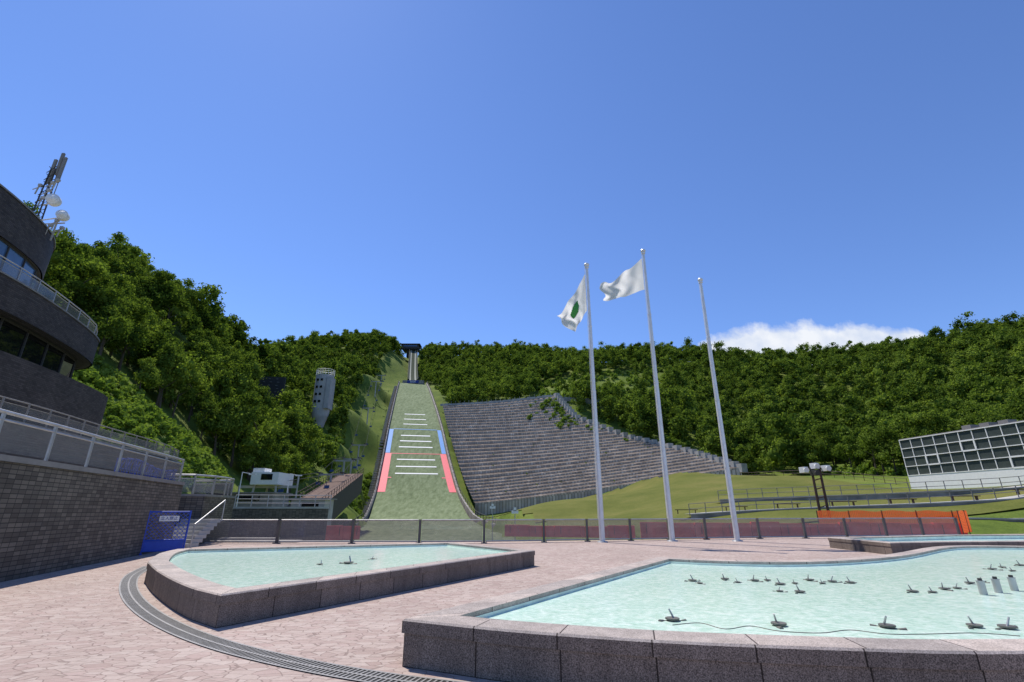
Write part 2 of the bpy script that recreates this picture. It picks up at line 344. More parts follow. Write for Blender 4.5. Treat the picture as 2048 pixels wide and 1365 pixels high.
# ---------------------------------------------------------------- pools
def pool(pts,zr,label,wr=.42,dw=.10):
    wz=zr-dw
    ar=sum(pts[i][0]*pts[(i+1)%len(pts)][1]-pts[(i+1)%len(pts)][0]*pts[i][1] for i in range(len(pts)))
    if ar<0: pts=pts[::-1]
    n=len(pts); corner=[]
    for i in range(n):
        a,b,c=pts[i-1],pts[i],pts[(i+1)%n]
        t=abs((math.atan2(c[1]-b[1],c[0]-b[0])-math.atan2(b[1]-a[1],b[0]-a[0])+math.pi)%(2*math.pi)-math.pi)
        if t>.5: corner.append(i)
    pts=[p for i,p in enumerate(pts) if i in corner or all(math.dist(p,pts[k])>.85 for k in corner)]
    c=thing('fountain_pool',(pts[0][0],pts[0][1],0),label,'pool')
    m=MB(); m.wall(offs(pts,.02,True),wr-.05,0,zr-.14,0,0,True); m.build('pool_wall',['gr_face'],c)
    m=MB(); A=pts+[pts[0]]; I=offs(pts,wr,True); B=I+[I[0]]
    bev=offs(pts,.02,True); BV=bev+[bev[0]]
    m.ribbon(A,zr-.138,zr-.02,0); L=0
    for i in range(len(A)-1):
        d=math.dist(A[i],A[i+1]); m.poly([(*A[i],zr-.02),(*A[i+1],zr-.02),(*BV[i+1],zr),(*BV[i],zr)],1,[(L,.02),(L+d,.02),(L+d,.04),(L,.04)]); L+=d
    m.flat(BV,B,zr,1); m.ribbon(B,zr-.06,zr,1,True)
    m.build('coping',['gr_face','gr_top'],c)
    m=MB(); I2=offs(pts,wr+.01,True); m.ribbon(I2+[I2[0]],wz-.3,zr-.055,0,True); m.build('basin_lining',['basin'],c)
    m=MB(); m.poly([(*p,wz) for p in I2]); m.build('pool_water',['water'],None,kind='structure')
    return c
L1=[G(430,1258),G(380,1241),G(335,1215),G(303,1188),G(290,1170),G(297,1122,.44),G(318,1107,.44),G(355,1098,.44)]
lp=cr(L1,5)+[G(905,1085,.44),G(1070,1101,.44)]
pool(lp,.44,'low granite fountain pool with a curved end and pale green water')
fr=cr([G(805,1238,.46),G(985,1257,.46),G(1310,1281,.46),G(1700,1297,.46),G(2048,1303,.46),(7.2,5.1),(11,7.2)],5)
bk=cr([G(2048,1092,.46),G(1930,1091,.46),G(1862,1094,.46),G(1780,1108,.46),G(1680,1117,.46),G(1560,1121,.46),G(1430,1119,.46),G(1315,1114,.46)],4)
pool(fr+[(20,12),(21,17.5)]+bk,.46,'large granite fountain pool with stepped edge and turquoise water')
pool([G(1655,1075,.44),G(1780,1086,.44),G(1900,1084,.44),G(2048,1083,.44),(30,23),(29,27.5),(22,26.5)],.44,'narrow granite pool near the glass fence',.5,.2)
dc=cr([G(300,1133),G(268,1150),G(257,1168),G(262,1192),G(290,1222),G(350,1257),G(450,1294),G(600,1330),G(760,1358),G(900,1376),G(1100,1400)],6)
dc=resample(dc,.06)
m=MB()
for k,(o0,o1) in enumerate(((-.17,-.14),(-.015,.015),(.14,.17))): m.flat(offs(dc,o0),offs(dc,o1),.012,0)
m.flat(offs(dc,-.165),offs(dc,.165),.005,1)
lo,hi=offs(dc,-.14),offs(dc,.14)
for i in range(0,len(dc)-1):
    a,b=lo[i],hi[i]; a2=tuple(a[j]+(lo[i+1][j]-a[j])*.36 for j in (0,1)); b2=tuple(b[j]+(hi[i+1][j]-b[j])*.36 for j in (0,1))
    m.poly([(*a,.010),(*a2,.010),(*b2,.010),(*b,.010)],0)
M['grate']=simple('galvanised_grate',(.26,.25,.24),.6,.3)
g=m.build('drain_grate',['grate','black'],origin=(dc[0][0],dc[0][1],0)); g['label']='curved steel drainage grating set flush in the stone paving'; g['category']='drain'
# fountain nozzles
ne=thing('fountain_nozzle',(0,0,0),'small metal fountain nozzle on a round light housing in the pool','fountain nozzle','fountain nozzles in the pools')
m=MB(); m.cyl((0,0,-.05),(0,0,.015),.02,n=8); m.cyl((0,0,.015),(0,0,.03),.075,.075,n=14); m.cyl((.1,0,-.01),(.15,.02,-.005),.02,n=8); m.cyl((-.1,0,-.01),(-.15,-.04,.0),.022,n=8)
m.cyl((-.12,0,-.002),(.12,0,-.002),.009,n=6)
a1=m.build('nozzle_housing',['dsteel'],ne); m=MB(); m.cyl((.02,.02,.025),(-.02,.03,.11),.011,.009,n=8); a2=m.build('jet_pipe',['steel'],ne); nps=[a1,a2]
wz=.36; first=True
NZ=[(1345,1242,1.1,0),(1558,1252,1.1,1),(1775,1256,1.1,2.2),(1950,1255,1,.4),(2015,1258,1.1,3.3),
   (1385,1163,1.0,0),(1400,1168,.7,2),(1450,1160,1.0,1),(1475,1166,.7,.3),(1510,1163,1.0,2),(1535,1162,.8,.9),(1560,1170,1.0,.4),(1590,1168,.7,1),(1620,1162,1.0,1.7),(1645,1168,.7,.5),(1665,1165,1.0,2.7),(1700,1167,1.0,.2),(1825,1185,1.0,.3),(1865,1186,.8,.3),(1890,1180,1.0,1.3),(1915,1178,.8,2.3),(1985,1140,1.1,2),(2005,1136,.9,1),(2040,1132,1.1,0),(2025,1143,.8,.4),(1940,1168,1.0,.5),(1965,1165,.8,1.5),(1600,1186,1.0,.5),(1560,1184,.7,2.5)]
for u,v,s,r in NZ:
    x,y=G(u,v,wz)
    if first: ne.location=(x,y,wz); ne.rotation_euler=(0,0,r); ne.scale=(s,)*3; first=False
    else: copy_thing(ne,nps,(x,y,wz),r,s)
for u,v,s in ((640,1130,.9),(697,1128,1.6),(745,1119,.8)):
    x,y=G(u,v,.34); copy_thing(ne,nps,(x,y,.34),u,s)
# thin supply hose lying between the near fittings
hp_=cr([G(*p,.365) for p in ((1345,1250),(1400,1246),(1450,1258),(1500,1252),(1558,1262),(1640,1266),(1700,1260),(1775,1268),(1860,1268),(1950,1266),(2040,1272))],6)
m=MB()
for a,b in zip(hp_[:-1],hp_[1:]): m.cyl((*a,.362),(*b,.362),.006,n=5,caps=False)
h=m.build('supply_hose',['dsteel'],origin=(*hp_[0],.36)); h['label']='thin dark hose linking the fountain fittings under water'; h['category']='hose'
cb=None
for u,v in ((1968,1190),(1998,1186),(2030,1182)):
    x,y=G(u,v,wz)
    if cb is None:
        cb=thing('fountain_canister',(x,y,wz),'upright steel fountain canister standing in the pool','fountain nozzle','steel canisters in the pool')
        m=MB(); m.cyl((x,y,wz-.05),(x,y,wz+.19),.05,n=14); m.cyl((x,y,wz+.19),(x,y,wz+.2),.056,n=14); cps_=[m.build('canister_body',['steel'],cb)]
        m=MB(); m.cyl((x,y,wz+.2),(x,y,wz+.235),.03,n=10); cps_.append(m.build('canister_cap',['dkmetal'],cb))
    else: copy_thing(cb,cps_,(x,y,wz))
# ---------------------------------------------------------------- railings / fences
def railing(pts,z,h,label,name='glass_railing',step=1.6,gm='rglass',pm='steel',r=.03,mid=True):
    P=resample(pts,step); e=thing(name,(P[0][0],P[0][1],z),label,'railing')
    for a in P:
        m=MB(); m.box((a[0],a[1],z+h/2),(.06,.06,h)); m.build('post',[pm],e)
    m=MB()
    for a,b in zip(P[:-1],P[1:]):
        m.cyl((*a,z+h),(*b,z+h),r,n=8)
        if mid: m.cyl((*a,z+h-.18),(*b,z+h-.18),r*.6,n=6)
    m.build('handrail',[pm],e)
    for a,b in zip(P[:-1],P[1:]):
        m=MB(); t=.06/math.dist(a,b); A=[a[j]+(b[j]-a[j])*t for j in (0,1)]; B=[b[j]-(b[j]-a[j])*t for j in (0,1)]
        m.poly([(*A,z+.08),(*B,z+.08),(*B,z+h-.2),(*A,z+h-.2)]); m.build('glass_panel',[gm],e)
    return e
fx=[(400,1087.5),(553,1087.5),(703,1087.5),(838,1087.5),(968,1087),(1088,1085),(1175,1083.5),(1262,1082),(1340,1080.5),(1413,1079.5),(1520,1078),(1612,1077),(1695,1076),(1775,1075),(1848,1074),(1920,1073)]
FP=[G(u,v) for u,v in fx]
e=thing('glass_fence',(FP[0][0],FP[0][1],0),'long smoked glass fence with dark steel posts along the plaza edge','fence')
for k,a in enumerate(FP):
    m=MB(); m.box((a[0],a[1],.58),(.12,.14,1.16)); m.box((a[0],a[1],.02),(.3,.3,.04)); m.build('post',['fpost'],e)
for a,b in zip(FP[:-1],FP[1:]):
    d=math.dist(a,b); t=.09/d; A=[a[j]+(b[j]-a[j])*t for j in (0,1)]; B=[b[j]-(b[j]-a[j])*t for j in (0,1)]
    m=MB(); m.poly([(*A,.12),(*B,.12),(*B,1.1),(*A,1.1)]); m.build('glass_panel',['glass'],e)
    m=MB(); m.cyl((*A,1.13),(*B,1.13),.035,n=8); m.cyl((*A,.1),(*B,.1),.035,n=8); m.build('rail',['steel'],e)
# ---------------------------------------------------------------- flagpoles
def flagpole(u,vb,vt,label):
    x,y=G(u,vb); yc=(682.5-vt)/967; top=EYE+(ST+yc*CT)/(CT-yc*ST)*y
    e=thing('flagpole',(x,y,0),label,'flagpole','flagpoles on the plaza')
    m=MB(); n=4
    for i in range(n):
        z0=top*i/n;z1=top*(i+1)/n; ra=.15-.075*i/n; rb=.15-.075*(i+1)/n
        m.cyl((x,y,z0),(x,y,z1),ra,rb+.008,n=14); m.cyl((x,y,z1-.06),(x,y,z1),rb+.02,n=14)
    m.build('pole_shaft',['pole'],e)
    m=MB(); m.cyl((x,y,0),(x,y,.06),.3,.26,n=18); m.build('base_plate',['steel'],e)
    m=MB(); m.ball((x,y,top+.1),.17,sz=.8,n=14); m.cyl((x,y,top-.12),(x,y,top-.05),.13,n=12); m.build('finial',['pole'],e,smooth=True)
    m=MB(); m.cyl((x-.18,y-.05,1.2),(x-.14,y-.05,top-.1),.012,n=5); m.build('halyard',['white'],e)
    return x,y,top
f1=flagpole(1205,1085,533,'tall silver flagpole flying a white flag with green emblem')
f2=flagpole(1345,1083,505,'tall silver flagpole flying a plain white flag')
f3=flagpole(1475,1083,563,'tall bare silver flagpole without a flag')
mf=bpy.data.materials.new('flag_cloth'); mf.use_nodes=True; nt=mf.node_tree; nt.nodes.clear()
o_=nt.nodes.new('ShaderNodeOutputMaterial'); d_=nd(nt,'ShaderNodeBsdfDiffuse'); t_=nd(nt,'ShaderNodeBsdfTranslucent'); s_=nt.nodes.new('ShaderNodeMixShader'); s_.inputs[0].default_value=.55
cc=ramp(nt,noise(nt,pos(nt),2.5,3),[(.3,(.80,.79,.77)),(.7,(.88,.87,.85))]); nt.links.new(cc,d_.inputs[0]); nt.links.new(cc,t_.inputs[0])
nt.links.new(d_.outputs[0],s_.inputs[1]); nt.links.new(t_.outputs[0],s_.inputs[2]); nt.links.new(s_.outputs[0],o_.inputs[0]); M['flag']=mf
M['green']=simple('green_emblem_cloth',(.05,.27,.06),.8)
def flag(px_,cor,y0,amp,ph,label,emblem=False):
    A,B,Cc,D=[Vector(W(u,v,y0)) for u,v in cor]
    A.x=px_-.14;B.x=px_-.16
    def P(s,t,off=0):
        a=A.lerp(Cc,s);b=B.lerp(D,s); p=a.lerp(b,t); sg=.25*math.sin(math.pi*s)*(1-t)
        w=amp*s**.6*(math.sin(7.5*s+2.5*t+ph)+.45*math.sin(15*s-4*t+ph*2)+.2*math.sin(26*s+9*t))
        return (p.x+.12*math.sin(9*t+ph)*s, p.y+w+off, p.z-sg+.12*math.sin(13*s+ph+5*t)*s)
    e=thing('flag',tuple(A),label,'flag')
    m=MB(); N,KK=40,24
    for i in range(N):
        for j in range(KK): m.poly([P(i/N,j/KK),P((i+1)/N,j/KK),P((i+1)/N,(j+1)/KK),P(i/N,(j+1)/KK)])
    ob=m.build('flag_cloth',['flag'],e,smooth=True)
    bm=bmesh.new(); bm.from_mesh(ob.data); bmesh.ops.remove_doubles(bm,verts=bm.verts,dist=1e-4); bm.to_mesh(ob.data); bm.free()
    if emblem:
        m=MB()
        for off in (-.02,.02):
            for i in range(1,11):
                for j in range(1,11):
                    def q(a,b): 
                        return P(.36+.30*a,.38+.30*b-.05*a,off)
                    a0,a1,b0,b1=(i-1)/10,i/10,(j-1)/10,j/10
                    if -.62<(a0+.05)-(b0+.05)<.62: m.poly([q(a0,b0),q(a1,b0),q(a1,b1),q(a0,b1)])
        m.build('emblem',['green'],e)
flag(f1[0],[(1172,548),(1177,622),(1113,632),(1148,665)],f1[1],.22,.4,'white flag with a green emblem hanging in the wind',True)
flag(f2[0],[(1284,517),(1289,580),(1198,570),(1210,606)],f2[1],.25,2.0,'plain white flag blowing from the flagpole')
# ---------------------------------------------------------------- left walls and building
wp=[(-10.3,5.5),(-12.09,12.66),(-15.0,23.0),(-19,24.2)]
e=thing('retaining_wall',(-12.09,12.66,0),'taupe tile clad retaining wall beside the plaza','wall')
m=MB(); m.wall(wp,.4,0,2.68,0,0); m.build('wall_body',['tile'],e)
m=MB(); m.wall(offs(wp,-.05),.5,2.682,2.82,0,0); m.build('wall_coping',['cap'],e)
railing(offs(wp[:3],.2),2.82,.98,'steel railing with frosted glass panels on the tiled wall',step=2.1,r=.045)
w2=[(-17.9,26),(-16.2,26.8),(-16.9,31),(-20,32)]
e=thing('retaining_wall',(*w2[0],0),'short taupe tile wall with stone coping by the stairs','wall')
m=MB(); m.wall(w2,.35,-1,2.3,0,0); m.build('wall_body',['tile'],e)
m=MB(); m.wall(offs(w2,-.04),.45,2.302,2.42); m.build('wall_coping',['cap'],e)
railing(cr(offs(w2,.15),4),2.42,.95,'curved steel and glass railing on the short tiled wall',step=1.3,r=.05)
w3=[(-22,33),(-24.2,42),(-15.8,44)]
e=thing('retaining_wall',(*w3[0],0),'low tile clad terrace wall above the landing area','wall')
m=MB(); m.wall(w3,.4,-3,1.75,0,0); m.build('wall_body',['tile'],e)
m=MB(); m.wall(offs(w3,-.04),.5,1.752,1.9); m.build('wall_coping',['lconc'],e)
mb=MB(); mb.poly([(-10.7,5.5,2.6),(-12.4,12.7,2.6),(-15.2,22.9,2.6),(-17.8,24.4,2.2),(-18.5,31,2.2),(-26,42,2.2),(-40,48,2.2),(-45,5.5,2.6)]); mb.build('terrace_pavement',['lconc'],kind='structure')
e=thing('folded_barrier',(-15.2,19.5,2.6),'folded blue mesh barrier behind the terrace railing','barrier')
m=MB()
for k in range(17):
    y0=17.2+k*.32; x0=-13.37-.281*(y0-17.2)-.32-.05*(k%2); zt=3.30+.1*math.sin(k*.4)
    m.cyl((x0,y0,2.62),(x0,y0,zt),.02,n=6); m.cyl((x0,y0,2.85),(x0-.09,y0+.32,zt),.02,n=6); m.cyl((x0,y0,zt),(x0-.09,y0+.32,2.85),.02,n=6); m.cyl((x0,y0,zt),(x0-.09,y0+.32,zt),.035,n=6); m.cyl((x0,y0,3.0),(x0-.09,y0+.32,3.0),.03,n=6)
m.build('barrier_frame',['blue'],e)
TA=cr([(-30,8),(-31.5,18),(-32.6,25.8),(-34,30.5),(-35.6,33),(-38,34.8),(-43,35.5)],6)
TB=cr([(-27.5,6),(-28.5,18),(-29.4,26.1),(-31,31.8),(-32.5,35.5),(-33.8,37.3),(-36,38.4),(-42,39.2)],6)
TB2=cr([(-26.3,6),(-27.2,18),(-28.2,26.1),(-29.5,31.8),(-30.9,35.9),(-32.2,37.8),(-34.6,39.0),(-41,39.8)],6)
TC=cr([(-20.5,6),(-21.8,20.2),(-23.8,29),(-25.3,35.5),(-26.6,39.2),(-28.4,42),(-34,43.8)],6)
e=thing('tiered_building',(-28,20,2.6),'curved multi storey dark brick building with balconies and window bands','building')
def bwall(pts,z0,z1,nm='wall',th=.5,mat='tileb'):
    m=MB(); m.wall(pts,th,z0,z1); m.build(nm,[mat],e)
def slab(pts,z,nm='floor_slab',mat='lconc',closex=-60):
    m=MB(); A=pts; B=[(closex,p[1]) for p in pts]; 
    for a,b,c,d in zip(A[:-1],A[1:],B[1:],B[:-1]): m.poly([(*a,z),(*b,z),(*c,z),(*d,z)])
    m.build(nm,[mat],e)
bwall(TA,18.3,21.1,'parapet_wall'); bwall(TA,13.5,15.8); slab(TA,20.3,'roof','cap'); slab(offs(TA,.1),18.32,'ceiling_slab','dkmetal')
m=MB(); m.wall(offs(TA,-.06),.62,21.102,21.22); m.build('parapet_cap',['cap'],e)
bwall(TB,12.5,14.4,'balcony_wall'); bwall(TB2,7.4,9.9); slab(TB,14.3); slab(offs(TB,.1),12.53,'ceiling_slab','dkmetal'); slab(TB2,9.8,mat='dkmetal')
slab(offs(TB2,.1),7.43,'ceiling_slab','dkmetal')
m=MB(); m.wall(offs(TB,-.06),.6,14.402,14.5); m.build('balcony_cap',['cap'],e)
bwall(TC,2.2,5.25,'terrace_wall'); slab(TC,5.2)
m=MB(); m.wall(offs(TC,-.06),.6,5.252,5.36); m.build('terrace_cap',['cap'],e)
def windows(pts,z0,z1,mat,step,inset):
    P=resample(offs(pts,inset),step)
    for a,b in zip(P[:-1],P[1:]):
        m=MB(); m.poly([(*a,z0),(*b,z0),(*b,z1),(*a,z1)],0)
        ang=math.atan2(b[1]-a[1],b[0]-a[0]); m.box((a[0],a[1],(z0+z1)/2),(.10,.16,z1-z0),ang,1)
        c=((a[0]+b[0])/2,(a[1]+b[1])/2); L=math.dist(a,b)-.12
        m.box((*c,z0+.06),(L,.14,.12),ang,1); m.box((*c,z1-.06),(L,.14,.12),ang,1)
        m.build('window',[mat,'dkmetal'],e)
windows(TA,15.8,18.3,'winb',1.9,.25); windows(TB,9.9,12.5,'win',2.4,.9); windows(TB2,5.3,7.4,'win',2.4,.35)
railing(offs(TB[:],.25),14.5,.95,'glass balcony railing around the upper floor',step=1.7,r=.035)
railing(offs(TC[:],.25),5.36,.9,'metal terrace railing on the lower floor of the building',step=1.5,r=.03,pm='cap')
bx,by,bz=W(78,430,31)
e=thing('antenna_mast',(bx,by,20.3),'rooftop lattice antenna mast with white dish antennas','antenna')
m=MB()
for dx,dy in ((-.3,-.3),(.3,-.3),(0,.35)): m.cyl((bx+dx,by+dy,20.3),(bx+dx*.6,by+dy*.6,26.5),.05,n=6)
for k in range(9):
    z=20.6+k*.68; m.cyl((bx-.3,by-.3,z),(bx+.28,by-.28,z+.6),.025,n=5); m.cyl((bx+.3,by-.3,z),(bx,by+.33,z+.6),.025,n=5); m.cyl((bx,by+.35,z),(bx-.28,by-.28,z+.6),.025,n=5)
m.build('lattice_mast',['dkmetal'],e)
for dx,z0,z1 in ((-.15,25.2,27.4),(.25,26.0,28.0),(.55,25.3,27.6)):
    m=MB(); m.box((bx+dx,by-.1,(z0+z1)/2),(.2,.14,z1-z0)); m.cyl((bx+dx,by,z0-1.2),(bx+dx,by,z1-.2),.03,n=6); m.build('panel_antenna',['cap'],e)
for u,v,r in ((105,399,.42),(123,430,.36)):
    x,y,z=W(u,v,30.5); m=MB(); m.cyl((x-.1,y+.3,z),(x+.12,y-.1,z-.02),r,r,n=20); m.cyl((x+.12,y-.1,z-.02),(x+.2,y-.28,z-.03),r*.92,r*.3,n=20); m.cyl((x-.1,y+.3,z),(bx,by,z-.2),.05,n=6); m.build('dish_antenna',['white'],e)
m=MB(); x,y,z=W(105,470,31); m.cyl((x,y,20.3),(x,y,z+1.6),.06,n=6); m.cyl((x-1.2,y,z+.9),(x+.6,y,z+1.0),.05,n=6)
for u,v in ((80,400),(92,385),(108,445),(95,455),(118,460),(75,375),(100,370),(110,365)):
    x,y,z=W(u,v,30.8); m.cyl((x,y,z-.6),(x+.1,y,z+.25),.05,n=6); m.cyl((x-.3,y,z-.2),(x+.45,y-.1,z+.05),.035,n=6); m.box((x+.3,y-.1,z+.1),(.22,.2,.18))
m.build('antenna_bracket',['lconc'],e)
# blue barrier
ga,gb=(-14.2,20.1),(-13.15,21.0); gd=math.dist(ga,gb); gang=math.atan2(gb[1]-ga[1],gb[0]-ga[0])
gm=((ga[0]+gb[0])/2,(ga[1]+gb[1])/2)
e=thing('safety_barrier',(*gm,0),'blue folding barrier with mesh panel and white notice','barrier')
m=MB()
for a in (ga,gb): m.cyl((*a,0),(*a,1.6),.035,n=8); m.box((a[0],a[1],.03),(.08,.5,.05),gang)
for z in (.12,.5,1.55): m.cyl((*ga,z),(*gb,z),.03,n=8)
m.build('frame',['blue'],e)
m=MB(); m.box((*gm,.31),(gd-.08,.02,.34),gang); m.build('kick_panel',['blue'],e)
m=MB(); N=9
for i in range(-N,N):
    for sgn in (1,-1):
        x0,x1=i/N,i/N+.75; s0=max(0,x0);s1=min(1,x1)
        if s1<=s0: continue
        z0=.52+(s0-x0)/.75*1.0; z1=.52+(s1-x0)/.75*1.0
        if sgn<0: s0,s1=1-s0,1-s1
        m.cyl((ga[0]+(gb[0]-ga[0])*s0,ga[1]+(gb[1]-ga[1])*s0,z0),(ga[0]+(gb[0]-ga[0])*s1,ga[1]+(gb[1]-ga[1])*s1,z1),.009,n=4,caps=False)
M['lblue']=simple('pale_blue_mesh',(.06,.12,.5),.5)
m.build('mesh_panel',['lblue'],e)
nrm=(math.sin(gang),-math.cos(gang))
m=MB(); m.box((gm[0]+nrm[0]*.04,gm[1]+nrm[1]*.04,1.3),(.66,.015,.2),gang); m.build('notice_board',['white'],e)
def text(s,loc,rot,size,mat,parent,name='lettering',ext=.004):
    cu=bpy.data.curves.new(name,'FONT'); cu.body=s; cu.size=size; cu.align_x='CENTER'; cu.align_y='CENTER'; cu.extrude=ext
    tmp=bpy.data.objects.new('tmp',cu); COL.objects.link(tmp); bpy.context.view_layer.update()
    me=bpy.data.meshes.new_from_object(tmp.evaluated_get(bpy.context.evaluated_depsgraph_get())); bpy.data.objects.remove(tmp)
    me.materials.clear(); me.materials.append(M[mat]); ob=bpy.data.objects.new(name,me); COL.objects.link(ob)
    ob.parent=parent; ob.location=Vector(loc)-Vector(parent.location); ob.rotation_euler=rot; return ob
M['ink']=simple('dark_blue_ink',(.02,.04,.25),.5)
text('立入禁止',(gm[0]+nrm[0]*.055,gm[1]+nrm[1]*.055,1.3),(math.pi/2,0,gang),.145,'ink',e)
e=thing('staircase',(-15.3,24,0),'short flight of pale stone steps beside the tiled wall','stairs')
for i in range(7):
    m=MB(); m.box((-15.5-.05*i,24.2+i*.33,.085+i*.17),(1.5,.9,.17)); m.build('step',['lconc'],e)
m=MB(); m.cyl((-14.6,23.8,0),(-14.6,23.8,1.0),.03,n=6); m.cyl((-14.7,26.1,1.1),(-14.7,26.1,2.1),.03,n=6); m.cyl((-14.6,23.8,1.0),(-14.7,26.1,2.1),.03,n=6); m.build('handrail',['steel'],e)
e=thing('broad_steps',(-12.6,28,0),'broad low white stone steps behind the glass fence','stairs')
for i in range(2):
    m=MB(); m.box((-13.6-i*.7,28.0+.4*i,.05+i*.1),(4.4-i*1.4,.8,.1)); m.build('step',['lconc'],e)
# ---------------------------------------------------------------- ski jump
mm,nt,b=newmat('green_plastic_slope'); p=pos(nt); f=noise(nt,pos(nt,(.8,.25,.25)),1.2,7,.7); f2=noise(nt,p,.06,4)
col=ramp(nt,f,[(.3,(.11,.14,.065)),(.5,(.19,.23,.12)),(.7,(.27,.305,.18))]); col=mix(nt,.7,col,ramp(nt,f2,[(.3,(.75,.8,.7)),(.7,(1.1,1.1,1.1))]),'MULTIPLY')
nt.links.new(col,b.inputs['Base Color']); b.inputs['Roughness'].default_value=.9; b.inputs['Specular IOR Level'].default_value=.15; bump(nt,b,f,.8,.3); M['mat']=mm
M['redp']=simple('red_marking',(.78,.11,.13),.6,var=.15); M['bluep']=simple('blue_marking',(.05,.24,.60),.6,var=.15)
e=thing('ski_jump',(AX(130),130,-.6),'large ski jump with green landing slope, inrun track and start house','ski jump')
ys=[y for y in np.arange(40,290.1,2.5)]
def jz(y): return (JZf(y-5)+JZf(y-2.5)+JZf(y)+JZf(y+2.5)+JZf(y+5))/5 if y<284 else JZf(y)
def half(y): return WID(min(y,290))/2 + (max(0,130-y)*.03)
def jp(y,s,dz=0): return (AX(y)+s,y+s*.2,jz(y)+dz)
m=MB()
for a,b2 in zip(ys[:-1],ys[1:]):
    for k in range(6):
        s0=-1+k/3; s1=-1+(k+1)/3
        m.poly([jp(a,s0*half(a)),jp(a,s1*half(a)),jp(b2,s1*half(b2)),jp(b2,s0*half(b2))])
m.build('landing_slope',['mat'],e,smooth=True)
for sg in (-1,1):
    m=MB()
    for a,b2 in zip(ys[:-1],ys[1:]):
        if a<100: continue
        def w(y,o,z): 
            fl=max(0,(150-y))*.035 if sg>0 else max(0,(150-y))*.02
            return jp(y,sg*(half(y)+o+fl),z)
        for (o0,z0),(o1,z1) in (((0,-1.5),(.15,.9)),((.15,.9),(.7,.9)),((.7,.9),(1.2,-3)),):
            m.poly([w(a,o0,z0),w(b2,o0,z0),w(b2,o1,z1),w(a,o1,z1)])
        m.cyl(w(a,.6,.9),w(a,.6,2.0),.07,n=4,caps=False,mi=1); m.cyl(w(a,.6,2.0),w(b2,.6,2.0),.06,n=4,caps=False,mi=1); m.cyl(w(a,.6,1.45),w(b2,.6,1.45),.04,n=4,caps=False,mi=1)
    m.build('side_wall',['conc','dkmetal'],e)
def yv(v):
    ys_=np.arange(120,290,.25); r=[ (jz(y)-EYE)/y for y in ys_]; yc=(682.5-v)/967; t=(ST+yc*CT)/(CT-yc*ST); return float(np.interp(t,r,ys_))
def strip(y0,y1,s0,s1,mat,nm='marking'):
    m=MB(); N=max(1,int(abs(y1-y0)/2)); 
    for i in range(N):
        a=y0+(y1-y0)*i/N; c=y0+(y1-y0)*(i+1)/N
        m.poly([jp(a,s0(a),.07),jp(a,s1(a),.07),jp(c,s1(c),.07),jp(c,s0(c),.07)])
    m.build(nm,[mat],e)
M['linew']=simple('white_marking',(.78,.77,.75),.6,var=.05)
for v,w in ((830,20),(840,21),(850,23),(873,28),(884,30),(896,32),(921,36),(935,38),(949,40)):
    y=yv(v); hw=w/967*y; strip(y,y+.7,lambda q,h=hw:-h,lambda q,h=hw:h,'linew','distance_line')
yb1,yb0,yr0=yv(860),yv(908),yv(985)
for sg in (-1,1):
    strip(yb0+.3,yb1,lambda q:sg*(half(q)-1.6) if sg>0 else -half(q)+.1,lambda q:sg*(half(q)-.1) if sg>0 else -half(q)+1.7,'bluep','blue_side_band')
    strip(yr0,yb0-.3,lambda q:half(q)-2.2 if sg>0 else -half(q)+.1,lambda q:half(q)-.1 if sg>0 else -half(q)+2.3,'redp','red_side_band')
strip(yb1,yb1+.45,lambda q:-half(q)+1.7,lambda q:half(q)-1.7,'bluep','blue_line'); strip(yb0-.3,yb0+.1,lambda q:-half(q)+.1,lambda q:half(q)-.1,'redp','red_line')
y=yv(957)
for s0,s1 in ((-.95,-.7),(.7,.95)): strip(y,y+.6,lambda q,s=s0:half(q)*s,lambda q,s=s1:half(q)*s,'redp','red_tick')
T0=Vector((AX(296),296,79)); T1=Vector((AX(380)+1,380,126.5))
def ip(t,s,dz=0):
    p=T0.lerp(T1,t); sag=-5.5*math.sin(math.pi*t)*(1-t*.5); return (p.x+s,p.y+s*.2,p.z+sag+dz)
M['track']=simple('pale_track_concrete',(.32,.33,.28),.95,spec=.1); M['dtrack']=simple('dark_green_track_mat',(.05,.062,.04),.95,spec=.1)
m=MB(); N=30
for i in range(N):
    a,b2=i/N,(i+1)/N
    for s0,s1,z,mi in ((-3.3,-2.3,.9,1),(-2.3,-1.2,.1,0),(-1.2,1.1,.0,1),(1.1,2.2,.1,0),(2.2,3.2,.9,1)):
        m.poly([ip(a,s0,z),ip(a,s1,z),ip(b2,s1,z),ip(b2,s0,z)],mi)
    for s in (-3.3,3.2): m.poly([ip(a,s,.9),ip(b2,s,.9),ip(b2,s,-5),ip(a,s,-5)],1)
    for s in (-3.2,3.1): m.cyl(ip(a,s,.9),ip(a,s,2.0),.06,n=4,caps=False,mi=2); m.cyl(ip(a,s,2.0),ip(b2,s,2.0),.05,n=4,caps=False,mi=2)
m.build('inrun_track',['track','dtrack','conc'],e)
m=MB(); c=Vector(jp(290,0)); m.box((c.x,c.y+2,c.z+.8),(13,4,2.6)); m.box((c.x,c.y-.2,c.z+1.0),(7,.4,1.7),0,1); m.build('takeoff_table',['conc','ink'],e)
text('8006',(c.x,c.y-.5,c.z+1.0),(math.pi/2,0,0),1.8,'white',e)
hx,hy,hz=W(822,702,382)
m=MB(); m.box((hx,hy,hz+2.0),(13,8,4.4)); m.box((hx,hy-4.3,hz+.8),(18,1.2,.9)); m.box((hx,hy,hz+4.6),(16,9,.6)); m.box((hx,hy,hz-3),(6,5,6))
m.build('start_house',['dkmetal'],e)
m=MB(); m.box((hx,hy-4.05,hz+3.0),(11,.1,1.1)); m.build('window',['winb'],e)
